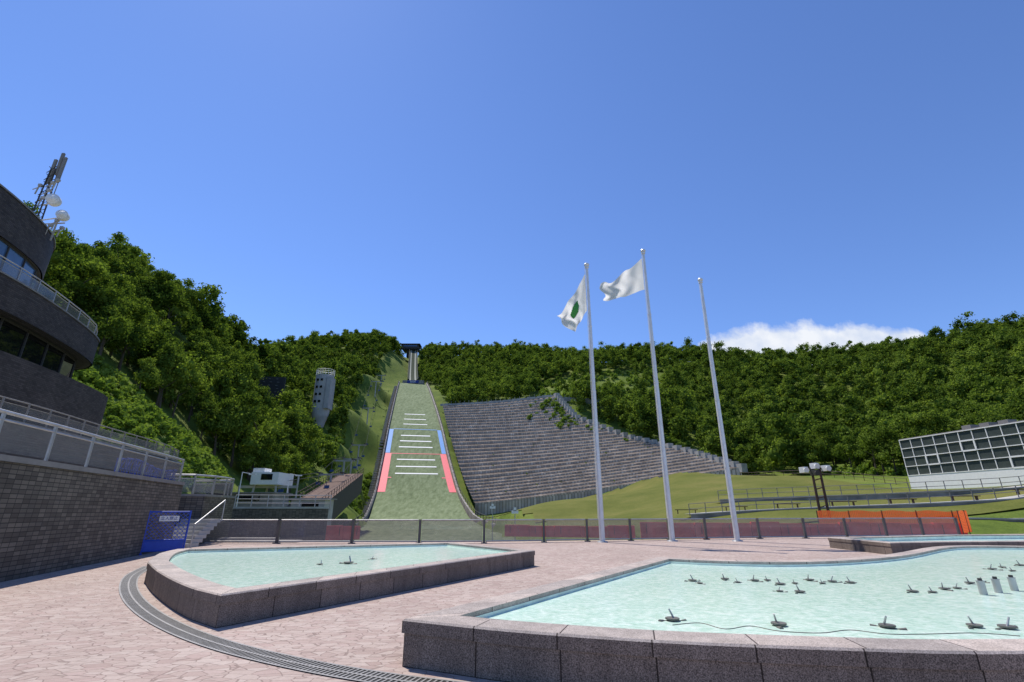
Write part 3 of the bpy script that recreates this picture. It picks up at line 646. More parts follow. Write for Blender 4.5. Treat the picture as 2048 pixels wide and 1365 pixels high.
# ---------------------------------------------------------------- stepped stands
e=thing('spectator_terrace',W(1200,982,140),'huge grey concrete stepped spectator terrace on the hillside','grandstand')
def stepmat(name,a,b_,c,w0):
    mm,nt,b=newmat(name); uv=pos(nt,kind='UV')
    br=nd(nt,'ShaderNodeTexBrick'); br.offset=0; nt.links.new(uv,br.inputs['Vector']); br.inputs['Scale'].default_value=1; br.inputs['Brick Width'].default_value=w0; br.inputs['Row Height'].default_value=50; br.inputs['Mortar Size'].default_value=.12
    br.inputs['Color1'].default_value=(.65,.65,.65,1);br.inputs['Color2'].default_value=(1.2,1.17,1.12,1);br.inputs['Mortar'].default_value=(.5,.46,.42,1)
    f=noise(nt,pos(nt),.22,8,.75); col=ramp(nt,f,[(.3,a),(.5,b_),(.7,c)]); col=mix(nt,1.,col,br.outputs['Color'],'MULTIPLY')
    nt.links.new(col,b.inputs['Base Color']); b.inputs['Roughness'].default_value=.95; b.inputs['Specular IOR Level'].default_value=.1; return mm
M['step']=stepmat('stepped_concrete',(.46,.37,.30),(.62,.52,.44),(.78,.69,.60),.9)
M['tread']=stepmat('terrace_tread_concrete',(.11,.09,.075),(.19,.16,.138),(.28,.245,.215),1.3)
m=MB()
for i in range(NR):
    L=random.uniform(0,5)
    for k in range(K):
        p,q=rows[i][k],rows[i][k+1]; P2,Q2=rows[i+1][k],rows[i+1][k+1]; d=float(np.linalg.norm(q-p))
        dzp=(P2[2]-p[2]); dzq=(Q2[2]-q[2]); g=.52
        pt=(p[0],p[1],p[2]+dzp*g); qt=(q[0],q[1],q[2]+dzq*g)
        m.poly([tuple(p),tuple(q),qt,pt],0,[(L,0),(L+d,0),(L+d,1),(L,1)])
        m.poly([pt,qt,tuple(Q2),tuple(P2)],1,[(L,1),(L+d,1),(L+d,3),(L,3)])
        L+=d
for k in range(K):
    p,q=rows[0][k],rows[0][k+1]; m.poly([(p[0],p[1],p[2]-4),(q[0],q[1],q[2]-4),tuple(q),tuple(p)],0)
m.build('stepped_seating',['step','tread'],e)
m=MB()
for i in range(NR+1):
    p=rows[i][-1]; m.box((p[0]+.3,p[1]+.5,p[2]+.2),(1.8,2.4,2.2),.3)
m.build('edge_wall',['lconc'],e)
P0,P1=W(1112,796,201),W(1315,806,215)
for i in range(24):
    t=i/24; x=P0[0]+(P1[0]-P0[0])*t;y=P0[1]+(P1[1]-P0[1])*t;z=P0[2]+(P1[2]-P0[2])*t
    m=MB(); m.box((x,y,z-.8),(2.15,.5,2.4)); m.cyl((x,y,z+.3),(x,y,z+1.6),.08,n=4); m.build('path_wall_panel',['lconc'],e)
p=rows[-1]
for k in range(0,K,2): m=MB(); m.box((p[k][0],p[k][1]+.4,p[k][2]+.5),(2.3,.4,random.uniform(.8,1.4))); m.cyl((p[k][0],p[k][1]+.4,p[k][2]+.8),(p[k][0],p[k][1]+.4,p[k][2]+2.1),.07,n=4); m.build('parapet_panel',['lconc'],e)
# ---------------------------------------------------------------- right building
bA=(63.4,80.0); bB=(66.1,60.7); dirx=(bB[0]-bA[0])/19.5; diry=(bB[1]-bA[1])/19.5
L=38; ang=math.atan2(diry,dirx); nrm=(diry,-dirx)
if nrm[0]>0: nrm=(-nrm[0],-nrm[1])
M['bwhite']=simple('white_cladding',(.86,.84,.80),.6,var=.05)
e=thing('glass_pavilion',(*bA,4.5),'low white building with a gridded dark glass facade','building')
m=MB(); c=(bA[0]+dirx*L/2-nrm[0]*5,bA[1]+diry*L/2-nrm[1]*5); m.box((*c,4.35),(L,10.3,4.9),ang); m.build('base_wall',['bwhite'],e)
m=MB(); m.box((*c,9.5),(L-.3,9.7,5.9),ang); m.build('hall_body',['dkmetal'],e)
m=MB(); m.box((*c,12.52),(L,10.2,.12),ang); m.build('roof',['cap'],e)
nc=20; nr=4; z0,z1=6.85,12.4
q=lambda s,z,o=.06:(bA[0]+dirx*s+nrm[0]*o,bA[1]+diry*s+nrm[1]*o,z)
for i in range(nc):
    for j in range(nr):
        s0=L*i/nc+.04; s1=L*(i+1)/nc-.04; a=z0+(z1-z0)*j/nr+.03; b2=z0+(z1-z0)*(j+1)/nr-.03
        m=MB(); tl=random.uniform(.04,.09); m.poly([q(s0,a),q(s1,a),q(s1,b2,tl),q(s0,b2,tl)]); m.build('window',['grid'],e)
m=MB()
for i in range(nc+1): m.box((*q(L*i/nc,0)[:2],(z0+z1)/2),(.09,.16,z1-z0),ang)
for j in range(nr+1): m.box((bA[0]+dirx*L/2+nrm[0]*.12,bA[1]+diry*L/2+nrm[1]*.12,z0+(z1-z0)*j/nr),(L,.16,.1),ang)
for i,j in ((2,1),(5,2),(8,0),(11,2)):
    for ss in (L*i/nc,L*(i+1)/nc): m.box((*q(ss,0,.16)[:2],z0+(z1-z0)*(j+.5)/nr),(.2,.1,(z1-z0)/nr),ang)
    for jj in (j,j+1): m.box((*q(L*(i+.5)/nc,0,.16)[:2],z0+(z1-z0)*jj/nr),(L/nc,.1,.2),ang)
m.build('mullion_grid',['bwhite'],e)
x_,y_,_z=q(19.4,5.6,.25); text('り',(x_,y_,5.6),(math.pi/2,0,ang),1.1,'blue',e)
x_,y_,_z=q(9,0,-3)
for k in range(3):
    m=MB(); m.box((x_+.6*k,y_-k*2.2,13.0),(1.3,1.5,.9),ang); m.build('rooftop_unit',['cap'],e)
# tiered concrete terraces following the bank
def piperail(P,zf,h,step,label,mat='dkmetal',bars=2,name='pipe_railing'):
    R=resample([(p[0],p[1]) for p in P],step); e=thing(name,(R[0][0],R[0][1],zf(R[0])),label,'railing')
    for a in R:
        m=MB(); m.cyl((*a,zf(a)-.3),(*a,zf(a)+h),.045,n=6); m.build('post',[mat],e)
    m=MB()
    for a,b2 in zip(R[:-1],R[1:]):
        for k in range(bars): m.cyl((*a,zf(a)+h*(1-k/bars)),(*b2,zf(b2)+h*(1-k/bars)),.035,n=5,caps=False)
    m.build('rail',[mat],e)
be=None
for idx,(ua,va,ya,ub,vb,yb) in enumerate(((1440,1003,67,2100,1003,56),(1380,1018,60,2100,1018,49),(1320,1030,54,2100,1036,43))):
    a=W(ua,va,ya);c=W(ub,vb,yb); R=resample([(a[0],a[1]),(c[0],c[1])],2.5); hh=H([p[0] for p in R],[p[1] for p in R]); lf=(.5,.42,.3)[idx]
    hl=np.linspace(hh[:4].mean(),hh[-4:].mean(),len(R)); hl=np.maximum(hl*.8+hh*.2,hh-.2)+lf
    e=thing('concrete_terrace',(a[0],a[1],float(hl[0])),'long low grey concrete terrace step on the grass bank','terrace','concrete terrace steps')
    m=MB(); m2=MB()
    for (p,q_,zp,zq) in zip(R[:-1],R[1:],hl[:-1],hl[1:]):
        for mmb,y0,dz0,dz1 in ((m,0,-1.5,-.12),(m2,-.07,-.118,0)):
            mmb.poly([(p[0],p[1]+y0,zp+dz0),(q_[0],q_[1]+y0,zq+dz0),(q_[0],q_[1]+y0,zq+dz1),(p[0],p[1]+y0,zp+dz1)])
            mmb.poly([(p[0],p[1]+y0,zp+dz1),(q_[0],q_[1]+y0,zq+dz1),(q_[0],q_[1]+2.2,zq+dz1),(p[0],p[1]+2.2,zp+dz1)])
    m.build('step_body',['conc'],e); m2.build('step_cap',['lconc'],e)
    zf=lambda p,R=R,hl=hl: float(np.interp(p[0],[r[0] for r in R],hl))
    if idx<2: piperail([(a[0],a[1]+.3),(c[0],c[1]+.3)],zf,1.1,1.8,'grey pipe railing along the concrete terrace','cap')
    if idx==1:
        RR=resample([(a[0],a[1]+1.3),(c[0],c[1]+1.3)],5.2); ba=math.atan2(RR[-1][1]-RR[0][1],RR[-1][0]-RR[0][0])
        for s_ in RR:
            z2=zf(s_)
            if be is None:
                be=thing('park_bench',(s_[0],s_[1],z2),'low dark brown bench on the concrete terrace','bench','benches on the terrace')
                m=MB(); m.box((s_[0],s_[1],z2+.45),(2.6,.45,.08),ba); bp=[m.build('seat',['brown'],be)]
                for dx in (-1,1):
                    m=MB(); m.box((s_[0]+dx*math.cos(ba),s_[1]+dx*math.sin(ba),z2+.2),(.1,.4,.42),ba); bp.append(m.build('leg',['brown'],be))
            else: copy_thing(be,bp,(s_[0],s_[1],z2))
hp=[W(1480,943,127),W(1620,944,108),W(1700,952,98),W(1815,968,84)]
piperail(cr(hp,4),lambda a:H1(a[0],a[1]),1.2,2.6,'brown wooden rail fence along the grass bank','brown',name='wooden_fence')
mo=bpy.data.materials.new('orange_safety_net'); mo.use_nodes=True; nt=mo.node_tree; b=nt.nodes['Principled BSDF']; b.inputs['Roughness'].default_value=.5
uv=pos(nt,kind='UV'); br=nd(nt,'ShaderNodeTexBrick'); br.offset=.0; nt.links.new(uv,br.inputs['Vector']); br.inputs['Scale'].default_value=1; br.inputs['Brick Width'].default_value=.12; br.inputs['Row Height'].default_value=.1; br.inputs['Mortar Size'].default_value=.03
nt.links.new(ramp(nt,noise(nt,pos(nt),1.2,4),[(.3,(.8,.13,.03)),(.7,(1.0,.22,.05))]),b.inputs['Base Color'])
tr=nd(nt,'ShaderNodeBsdfTransparent'); ms=nt.nodes.new('ShaderNodeMixShader'); out=[x for x in nt.nodes if x.type=='OUTPUT_MATERIAL'][0]
tl=nd(nt,'ShaderNodeBsdfTranslucent'); tl.inputs[0].default_value=(1,.2,.05,1); m2=nt.nodes.new('ShaderNodeMixShader'); m2.inputs[0].default_value=.45; nt.links.new(b.outputs[0],m2.inputs[1]); nt.links.new(tl.outputs[0],m2.inputs[2])
nt.links.new(math_(nt,'MAXIMUM',br.outputs['Fac'],.45),ms.inputs[0]); nt.links.new(tr.outputs[0],ms.inputs[1]); nt.links.new(m2.outputs[0],ms.inputs[2]); nt.links.new(ms.outputs[0],out.inputs[0]); M['net']=mo
def netfence(P,h,label,zb,net='net',name='safety_net_fence'):
    R=resample(P,2.2); e=thing(name,(*R[0],zb(R[0])),label,'fence')
    for a in R:
        m=MB(); m.cyl((*a,zb(a)-.3),(*a,zb(a)+h+.05),.03,n=6); m.build('post',['brown'],e)
    m=MB(); Q=resample(P,.4); L=0
    for k,(a,b2) in enumerate(zip(Q[:-1],Q[1:])):
        d=math.dist(a,b2); za=zb(a);zc=zb(b2); s0=.05*math.sin(k*1.1); s1=.05*math.sin((k+1)*1.1)
        m.poly([(*a,za+.03),(*b2,zc+.03),(*b2,zc+h+s1),(*a,za+h+s0)],0,[(L,0),(L+d,0),(L+d,h),(L,h)]); L+=d
    m.build('netting',[net],e)
def base(u,v,y): p=W(u,v,y); return (p[0],p[1])
netfence([base(1640,1060,41),base(1945,1060,37.6),base(1925,1060,35.4)],1.45,'bright orange plastic safety netting on posts',lambda a:.12)
def redm(P,z,h,label,mt='red'):
    R=resample(P,2.0); grp='red safety mats behind the fence'
    for k,(a,b2) in enumerate(zip(R[:-1],R[1:])):
        an=math.atan2(b2[1]-a[1],b2[0]-a[0]); c=((a[0]+b2[0])/2,(a[1]+b2[1])/2); hh=h*random.uniform(.9,1)
        e=thing('safety_mat',(*c,z),label,'safety mat',grp)
        m=MB(); m.box((*c,z+hh/2),(math.dist(a,b2)-.04,.3,hh),an+random.uniform(-.02,.02)); m.build('mat_cushion',['red'],e)
        m=MB(); m.cyl((c[0]-.6,c[1]-.2,z+hh*.3),(c[0]-.6,c[1]-.2,z+hh*.9),.03,n=5); m.cyl((c[0]+.6,c[1]-.2,z+hh*.3),(c[0]+.6,c[1]-.2,z+hh*.9),.03,n=5); m.build('strap',['brown'],e)
redm([base(1010,1060,45),base(1270,1060,42)],-.5,.95,'red padded safety mat standing on the grass')
redm([base(1280,1055,41),base(1500,1055,39.5),base(1930,1055,37.0)],-.45,1.25,'red padded safety mat standing on the grass')
redm([base(650,1060,48),base(720,1060,50)],-1.0,1.3,'red padded safety mat standing beside the slope')
x,y,z=W(1640,1025,46); zb=H1(x,y)
e=thing('speaker_mast',(x,y,zb),'dark brown twin mast with white cameras and speakers','mast')
m=MB(); zt=W(1640,935,46)[2]
for dx in (0,.75): m.cyl((x+dx,y,zb),(x+dx,y,zt),.13,.1,n=8)
for k in range(6): zz=zb+(zt-zb)*(k+.5)/6; m.cyl((x,y,zz),(x+.75,y,zz+.2),.05,n=5)
m.cyl((x-.9,y,zt-.1),(x+1.3,y,zt-.1),.06,n=6); m.build('mast_frame',['brown'],e)
for dx,dz in ((-.85,-.25),(.1,-.5),(.2,.1),(1.2,-.1)):
    m=MB(); m.box((x+dx,y-.2,zt+dz),(.45,.6,.5),.3,0); m.cyl((x+dx,y-.5,zt+dz),(x+dx-.05,y-.75,zt+dz-.05),.17,.22,n=12,mi=1 if dz<-.4 else 0); m.build('camera_housing',['white' if dx!=.1 else 'dkmetal','dkmetal'],e)
for u,v,y in ((1030,1028,60),(985,1018,75)):
    X0=W(u,v+20,y); Z0=W(u,v,y)[2]
    e=thing('signal_post',(X0[0],y,-3),'thin pale post with small signal head by the slope','post'); m=MB(); m.cyl((X0[0],y,-3.5),(X0[0],y,Z0),.06,n=6); m.build('post_shaft',['lconc'],e)
    m=MB(); m.box((X0[0],y,Z0+.2),(.8,.3,.35)); m.box((X0[0],y,Z0+.5),(.3,.3,.4)); m.build('signal_head',['white'],e)
# ---------------------------------------------------------------- judge tower, scoreboard, lift
x,y,z=W(638,848,170); zt=W(645,752,170)[2]
e=thing('judge_tower',(x,y,z),'grey rounded concrete judges tower with white roof railing','tower')
m=MB()
def tw(z_,r0): return [(x+r0*math.cos(a),y+r0*.9*math.sin(a),z_) for a in np.linspace(0,2*math.pi,20,endpoint=False)]
rr=[(z-3,1.2),(z+.5,2.0),(z+2.5,2.8),(z+5,3.1),(zt,3.15)]
for (za,ra),(zb2,rb) in zip(rr[:-1],rr[1:]):
    A_,B_=tw(za,ra),tw(zb2,rb)
    for i in range(20): m.poly([A_[i],A_[(i+1)%20],B_[(i+1)%20],B_[i]])
m.poly(tw(zt,3.15)); m.box((x+2.6,y-.6,(z+zt)/2+2),(1.5,4.5,zt-z-6)); m.build('tower_shell',['tower'],e,smooth=False)
for k in range(4):
    for dx in (-1.4,0.1):
        m=MB(); m.box((x+dx,y-2.85+abs(dx)*.18,z+7.5+k*2.6),(.8,.3,.8)); m.build('window',['win'],e)
m=MB()
for dz in (.6,1.3,2.0):
    R=tw(zt+dz,3.2)
    for i in range(20): m.cyl(R[i],R[(i+1)%20],.06,n=4,caps=False)
R=tw(zt,3.2);R2=tw(zt+2.0,3.2)
for i in range(0,20): m.cyl(R[i],R2[i],.05,n=4)
m.build('roof_railing',['white'],e)
x,y,z=W(543,775,135)
e=thing('scoreboard',(x,y,z-9),'large black scoreboard panel among the trees','scoreboard')
m=MB(); m.box((x,y,z),(7.0,.8,6.0),.15); m.build('display_panel',['black'],e)
m=MB()
for dx in (-3,3): m.cyl((x+dx,y+.8,z-12),(x+dx,y+.8,z+2.8),.25,n=8)
m.build('support_frame',['dkmetal'],e)
m=MB()
for i in range(6):
    for dx in (-2.4,-.6,1.4): m.box((x+dx+(.4 if i%2 else 0),y-.45+dx*.15,z+2.4-i*.95),(.6,.06,.1),.15)
m.build('score_characters',['cap'],e)
ltow=[(662,100,955),(688,120,930),(706,142,895),(722,168,855),(737,200,815),(751,240,780),(764,285,745)]
st=W(545,962,74); tops=[tuple(st)]; e0=None
for u,y,v_ in ltow:
    x=W(u,v_,y)[0]; zb=H1(x,y)
    if e0 is None:
        e0=thing('lift_tower',(x,y,zb),'grey chairlift pylon with crossarm on the grass strip','chairlift pylon','chairlift pylons up the hill')
        m=MB(); m.cyl((x,y,zb-1),(x,y,zb+8),.3,.22,n=8); lp_=[m.build('pylon_shaft',['lconc'],e0)]
        m=MB(); m.box((x,y,zb+8),(5,.4,.35)); lp_.append(m.build('crossarm',['lconc'],e0))
        for dx in (-2.3,2.3):
            m=MB(); m.box((x+dx,y,zb+8.3),(.25,3.0,.3)); lp_.append(m.build('sheave_train',['dkmetal'],e0))
    else: copy_thing(e0,lp_,(x,y,zb))
    tops.append((x,y,zb+8.4))
e=thing('lift_cable',tops[0],'twin steel chairlift cables running up the hill','cable')
for dx in (-2.3,2.3):
    m=MB()
    for a,b2 in zip(tops[:-1],tops[1:]): m.cyl((a[0]+dx,a[1],a[2]),(b2[0]+dx,b2[1],b2[2]),.04,n=4,caps=False)
    m.build('cable_strand',['dkmetal'],e)
M['chair']=simple('dull_blue_seat',(.05,.10,.22),.6)
ch=None; P=resample(tops,8.5)
for i,a in enumerate(P[1:-1]):
    dx=(-2.3,2.3)[i%2]; loc=(a[0]+dx,a[1],a[2])
    if ch is None:
        ch=thing('lift_chair',loc,'empty blue chairlift chair hanging from the cable','chairlift chair','chairs on the chairlift')
        m=MB(); m.cyl(loc,(loc[0],loc[1],loc[2]-1.9),.05,n=5); hp_=[m.build('hanger',['cap'],ch)]
        m=MB(); m.box((loc[0],loc[1],loc[2]-2.3),(.9,.5,.1)); m.box((loc[0],loc[1]+.28,loc[2]-2.05),(.9,.08,.5)); hp_.append(m.build('seat',['chair'],ch))
    else: copy_thing(ch,hp_,loc)
M['hill_stair']=simple('hillside_stair_concrete',(.36,.34,.31),.9)
e=thing('hillside_stairs',(AX(150)-15,150,H1(AX(150)-15,150)),'narrow pale concrete stairs climbing the grass beside the jump','stairs')
m=MB()
for yy0 in np.arange(128,288,1.6):
    xx=AX(yy0)-WID(yy0)/2-2.6; m.box((xx,yy0,max(H1(xx,yy0),jz(yy0)-1.6)+.25),(1.3,1.3,.6))
m.build('stair_run',['hill_stair'],e)
x,y,z=st; zg=H1(x,y)
e=thing('lift_station',(x,y,zg),'white and grey chairlift drive station on steel legs','lift station')
m=MB(); m.box((x,y,z+.2),(3.9,5,1.7)); m.box((x-1.2,y-1,z+1.35),(1.6,2.2,.6)); m.build('drive_housing',['bwhite'],e)
m=MB(); m.box((x+.3,y-2.52,z+.4),(1.6,.06,.8)); m.build('window',['win'],e)
m=MB()
for dx in (-1.5,1.5):
    for dy in (-2,2): m.cyl((x+dx*1.5,y+dy,zg-2),(x+dx,y+dy,z-.6),.16,n=8)
m.box((x,y-1,z-.9),(8.5,.4,.35)); m.cyl((x-4.2,y-1,zg-2),(x-4.2,y-1,z-.8),.12,n=6); m.cyl((x+4.2,y-1,zg-2),(x+4.2,y-1,z+.6),.12,n=6); m.build('support_frame',['lconc'],e)
m=MB(); m.cyl((x,y+3.5,z-.1),(x,y+3.5,z+.1),2.1,n=24); m.build('bullwheel',['dkmetal'],e)
a=W(600,1018,72); c=W(703,948,112)
e=thing('boarding_ramp',a,'brown sloped boarding deck on a dark supporting wall','ramp')
M['deck']=simple('weathered_brown_deck',(.15,.10,.08),.85,var=.3,spec=.15)
m=MB(); N=20; d=Vector((c[0]-a[0],c[1]-a[1],c[2]-a[2])); w=Vector((1,-.3,0)).normalized()*3.0
for i in range(N):
    p=Vector(a)+d*(i/N); q_=Vector(a)+d*((i+1)/N)
    m.poly([p-w,p+w,q_+w,q_-w],0); m.poly([p+w,q_+w,(q_+w)-Vector((0,0,4)),(p+w)-Vector((0,0,4))],1)
m.poly([Vector(a)-w,Vector(a)+w,Vector(a)+w-Vector((0,0,4)),Vector(a)-w-Vector((0,0,4))],1)
m.build('deck',['deck','dkmetal'],e)
m=MB()
for i in range(N+1):
    for s in (-1,1): p=Vector(a)+d*(i/N)+w*s; m.cyl(p,p+Vector((0,0,1.2)),.05,n=5)
for s in (-1,1):
    for h in (.6,1.2): m.cyl(Vector(a)+w*s+Vector((0,0,h)),Vector(a)+d+w*s+Vector((0,0,h)),.05,n=5)
m.build('ramp_railing',['brown'],e)
for u,v,y,sz,mt,lb in ((625,1012,62,(4,3,1.4),'lconc','small pale concrete ticket booth by the ramp'),(500,1000,58,(7,4,1.2),'conc','low flat roofed concrete hut beside the terrace'),(570,1030,50,(6,3,1.0),'cap','low grey utility enclosure by the terrace wall')):
    p=W(u,v,y); e=thing('service_hut',(p[0],p[1],p[2]-2),lb,'hut')
    m=MB(); m.box((p[0],p[1],p[2]-1),(sz[0],sz[1],sz[2]+2)); m.build('hut_wall',[mt],e)
    m=MB(); m.box((p[0],p[1],p[2]+sz[2]/2+.08),(sz[0]+.6,sz[1]+.6,.15)); m.build('roof',['cap'],e)
    m=MB(); m.box((p[0]+.3,p[1]-sz[1]/2-.02,p[2]+.1),(sz[0]*.5,.05,.5)); m.build('window',['win'],e)
piperail([W(470,1005,48),W(660,1015,50)],lambda a:1.9,1.1,1.5,'steel pipe railing along the terrace edge','steel',3)
for u,vb,vt,y in ((478,985,945,52),(575,980,948,60)):
    p=W(u,vb,y); t=W(u,vt,y)
    e=thing('street_lamp',(p[0],p[1],2),'slim white street lamp with short arm','street lamp')
    m=MB(); m.cyl((p[0],p[1],1.0),(p[0],p[1],t[2]),.06,.045,n=8); m.cyl((p[0],p[1],t[2]),(p[0]+.9,p[1],t[2]-.15),.04,n=6); m.build('lamp_post',['white'],e)
    m=MB(); m.box((p[0]+1.1,p[1],t[2]-.2),(.7,.28,.14)); m.build('lamp_head',['white'],e)
# ---------------------------------------------------------------- vegetation
bm=bmesh.new(); bmesh.ops.create_icosphere(bm,subdivisions=1,radius=1); IV=np.array([x.co[:] for x in bm.verts]); IF=np.array([[q.index for q in t.verts] for t in bm.faces]); bm.free()
def crown(seed,nl,ls,R=3.2,Hc=7.0,z0=2.2,nlobe=9,core=.55):
    r=np.random.default_rng(seed); lob=[]
    for k in range(nlobe):
        a=r.uniform(0,6.28); h=r.uniform(0,1); rad=R*(.8*math.sqrt(r.uniform(.05,1)))*(1-.6*h**1.5)
        lob.append((rad*math.cos(a),rad*math.sin(a),z0+.15*Hc+h*Hc*.72,R*r.uniform(.22,.5)*(1-.2*h)))
    lob=np.array(lob)
    k=r.integers(0,nlobe,nl); d=r.normal(size=(nl,3)); d[:,2]+=.35; d/=np.linalg.norm(d,axis=1)[:,None]
    rr=lob[k,3]*(.66+.75*r.uniform(0,1,nl)**1.8); P=lob[k,:3]+d*rr[:,None]*np.array([1,1,.85])
    dist=np.linalg.norm(P[:,None]-lob[None,:,:3],axis=2)/lob[None,:,3]; dist[np.arange(nl),k]=9
    keep=dist.min(1)>.6; P=P[keep]; d=d[keep]; m_=len(P)
    nrm=d+r.normal(size=(m_,3))*.75; nrm/=np.linalg.norm(nrm,axis=1)[:,None]
    t=r.normal(size=(m_,3)); t-= (t*nrm).sum(1)[:,None]*nrm; t/=np.linalg.norm(t,axis=1)[:,None]; b_=np.cross(nrm,t)
    s=ls*r.uniform(.5,1.3,m_)[:,None]
    Q=np.stack([P-t*s*.6,P-b_*s*.42,P+t*s*.6,P+b_*s*.42],1).reshape(-1,3)
    V=[Q]; F3=[]; c=len(Q)
    for l in lob:
        V.append(l[:3]+IV*l[3]*core*r.uniform(.7,1.1,(len(IV),1))); F3.append(IF+c); c+=len(IV)
    return np.concatenate(V),np.arange(m_*4).reshape(-1,4),np.concatenate(F3)
def npmesh(name,V,F4,F3,mat):
    me=bpy.data.meshes.new(name); me.vertices.add(len(V)); me.vertices.foreach_set('co',V.astype(np.float32).ravel())
    nl=len(F4)*4+len(F3)*3; me.loops.add(nl); me.loops.foreach_set('vertex_index',np.concatenate([F4.ravel(),F3.ravel()]).astype(np.int32))
    me.polygons.add(len(F4)+len(F3)); st=np.concatenate([np.arange(len(F4))*4,len(F4)*4+np.arange(len(F3))*3]).astype(np.int32)
    me.polygons.foreach_set('loop_start',st); me.materials.append(mat); me.update(calc_edges=True); return me
def trunkmesh(seed):
    r=random.Random(seed); m=MB(); p=Vector((0,0,-1)); rad=.24; pts=[p]
    for k in range(4): p=p+Vector((r.uniform(-.2,.2),r.uniform(-.2,.2),1.7)); pts.append(p)
    for k,(a,b2) in enumerate(zip(pts[:-1],pts[1:])): m.cyl(a,b2,rad*(1-.2*k),rad*(1-.2*(k+1)),n=7,caps=False)
    for k in range(5):
        a=pts[2+k%3]; an=r.uniform(0,6.28); m.cyl(a,a+Vector((math.cos(an)*1.5,math.sin(an)*1.5,1.4)),.08,.03,n=5,caps=False)
    me=bpy.data.meshes.new('trunk'); me.from_pydata(m.v,[],m.f); me.materials.append(M['trunk']); return me
NV=7
tm=[trunkmesh(i) for i in range(NV)]
cm=[npmesh('crown',*crown(100+i,3800,.29,R=random.uniform(2.5,3.9),Hc=random.uniform(5.8,9.2),nlobe=15),M['leaf']) for i in range(NV)]
fm=[crown(200+i,820,.50,R=random.uniform(2.5,4.0),Hc=random.uniform(5.2,9.0),nlobe=12) for i in range(8)]
cx,cy=np.meshgrid(np.arange(-260,330,4.4),np.arange(38,470,4.4)); cx=cx.ravel()+rng.uniform(-2.4,2.4,cx.size); cy=cy.ravel()+rng.uniform(-2.4,2.4,cy.size)
LBY=[105,125,160,205,250,320,400]; LBX=[W(664,1000,105)[0],W(672,930,125)[0],W(680,860,160)[0],W(697,800,205)[0],W(732,765,250)[0],W(765,730,320)[0],AX(400)-9]
okm=np.ones(len(cx),bool); lb=np.interp(cy,LBY,LBX); okm&=~((cy>100)&(cx>lb)&(cx<AX(cy)+1))
okm&=~(np.abs(cx-AX(cy))<np.where(cy<295,WID(cy)/2+6,7.0))
okm&=~((cy<160)&(cx<0)&(cx>np.interp(cy,[30,40,58,68,80,100,160],[-66,-66,-58,-51,-47,-43,-48]))&(cx<30))
okm&=~inpoly(cx,cy,[(-20,150),(-24,180),(-34,232),(-10,224),(20,207),(27,190),(39,170),(53,148),(61,132),(71,115),(77,95),(80,60),(90,20),(-10,20)])
okm&=~inpoly(cx,cy,standP); okm&=~((cy<60)&(cx>0))
tx=W(638,848,170)[0]
okm&=~(((cx-tx)**2+(cy-168)**2<20)|((np.abs(cx-tx*cy/170)<4.2)&(cy<170)&(cy>128)))
okm&=~((np.abs(cx-W(543,775,135)[0]*cy/135)<4.0)&(cy<137)&(cy>120))
clr=[W(1060,808,203),W(1080,748,268),W(1330,748,268),W(1335,805,218)]
okm&=~(inpoly(cx,cy,[p[:2] for p in clr])&(rng.uniform(size=len(cx))<.95))
okm&=~(rng.uniform(size=len(cx))<.04)
cx,cy=cx[okm],cy[okm]; cz=H(cx,cy)
hs=np.clip(rng.normal(.95,.24,len(cx)),.5,1.5); tall=9*hs
uu=1024+967*cx/cy*.95; keep=(uu>-120)&(uu<2170)&~((uu<230)&((cz+tall)/cy<.34))
cx,cy,cz,hs,uu,tall=[a[keep] for a in (cx,cy,cz,hs,uu,tall)]
od=np.argsort(cy); bins=np.full(400,-9.0); sel=[]
for i in od:
    rt=(cz[i]+tall[i]-EYE)/cy[i]; b0=int((uu[i]+160)/8); wd=max(1,int(3*967/cy[i]/8/1.3))
    if rt>bins[max(0,b0-wd):b0+wd+1].min()-.010: sel.append(i)
    bins[b0]=max(bins[b0],rt-.6/cy[i]*2)
sel=np.array(sel); print('trees',len(sel))
near=sel[:300]; far=sel[300:]
for k,i in enumerate(near):
    v=k%NV; s=float(hs[i])
    e=thing('broadleaf_tree',(float(cx[i]),float(cy[i]),float(cz[i])),'dense green broadleaf tree on the wooded hillside','tree','trees on the hillside')
    e.rotation_euler=(0,0,random.uniform(0,6.28)); e.scale=(s*random.uniform(.9,1.15),)*2+(s,)
    t=bpy.data.objects.new('trunk',tm[v]); c=bpy.data.objects.new('crown',cm[v])
    for q_ in (t,c): q_.parent=e; COL.objects.link(q_)
def scatter(name,xs,ys,zs,ss,protos,mat,kind='stuff'):
    Vs=[];F4=[];F3=[];c=0
    for i in range(len(xs)):
        V,f4,f3=protos[i%len(protos)]; a=random.uniform(0,6.28); ca,sa=math.cos(a),math.sin(a); s=ss[i]
        R=np.stack([(V[:,0]*ca-V[:,1]*sa)*s+xs[i],(V[:,0]*sa+V[:,1]*ca)*s+ys[i],V[:,2]*s+zs[i]],-1)
        Vs.append(R);F4.append(f4+c);F3.append(f3+c);c+=len(V)
    me=npmesh(name,np.concatenate(Vs),np.concatenate(F4),np.concatenate(F3),mat)
    o=bpy.data.objects.new(name,me); COL.objects.link(o); o['kind']=kind; return o
o=scatter('woodland',cx[far],cy[far],cz[far],hs[far],fm,M['leaf']); o['label']='dense green wood covering the far hillside'; o['category']='wood'
sm=[crown(300+i,420,.3,R=1.2,Hc=1.6,z0=-.3,nlobe=6) for i in range(4)]
pts=[]
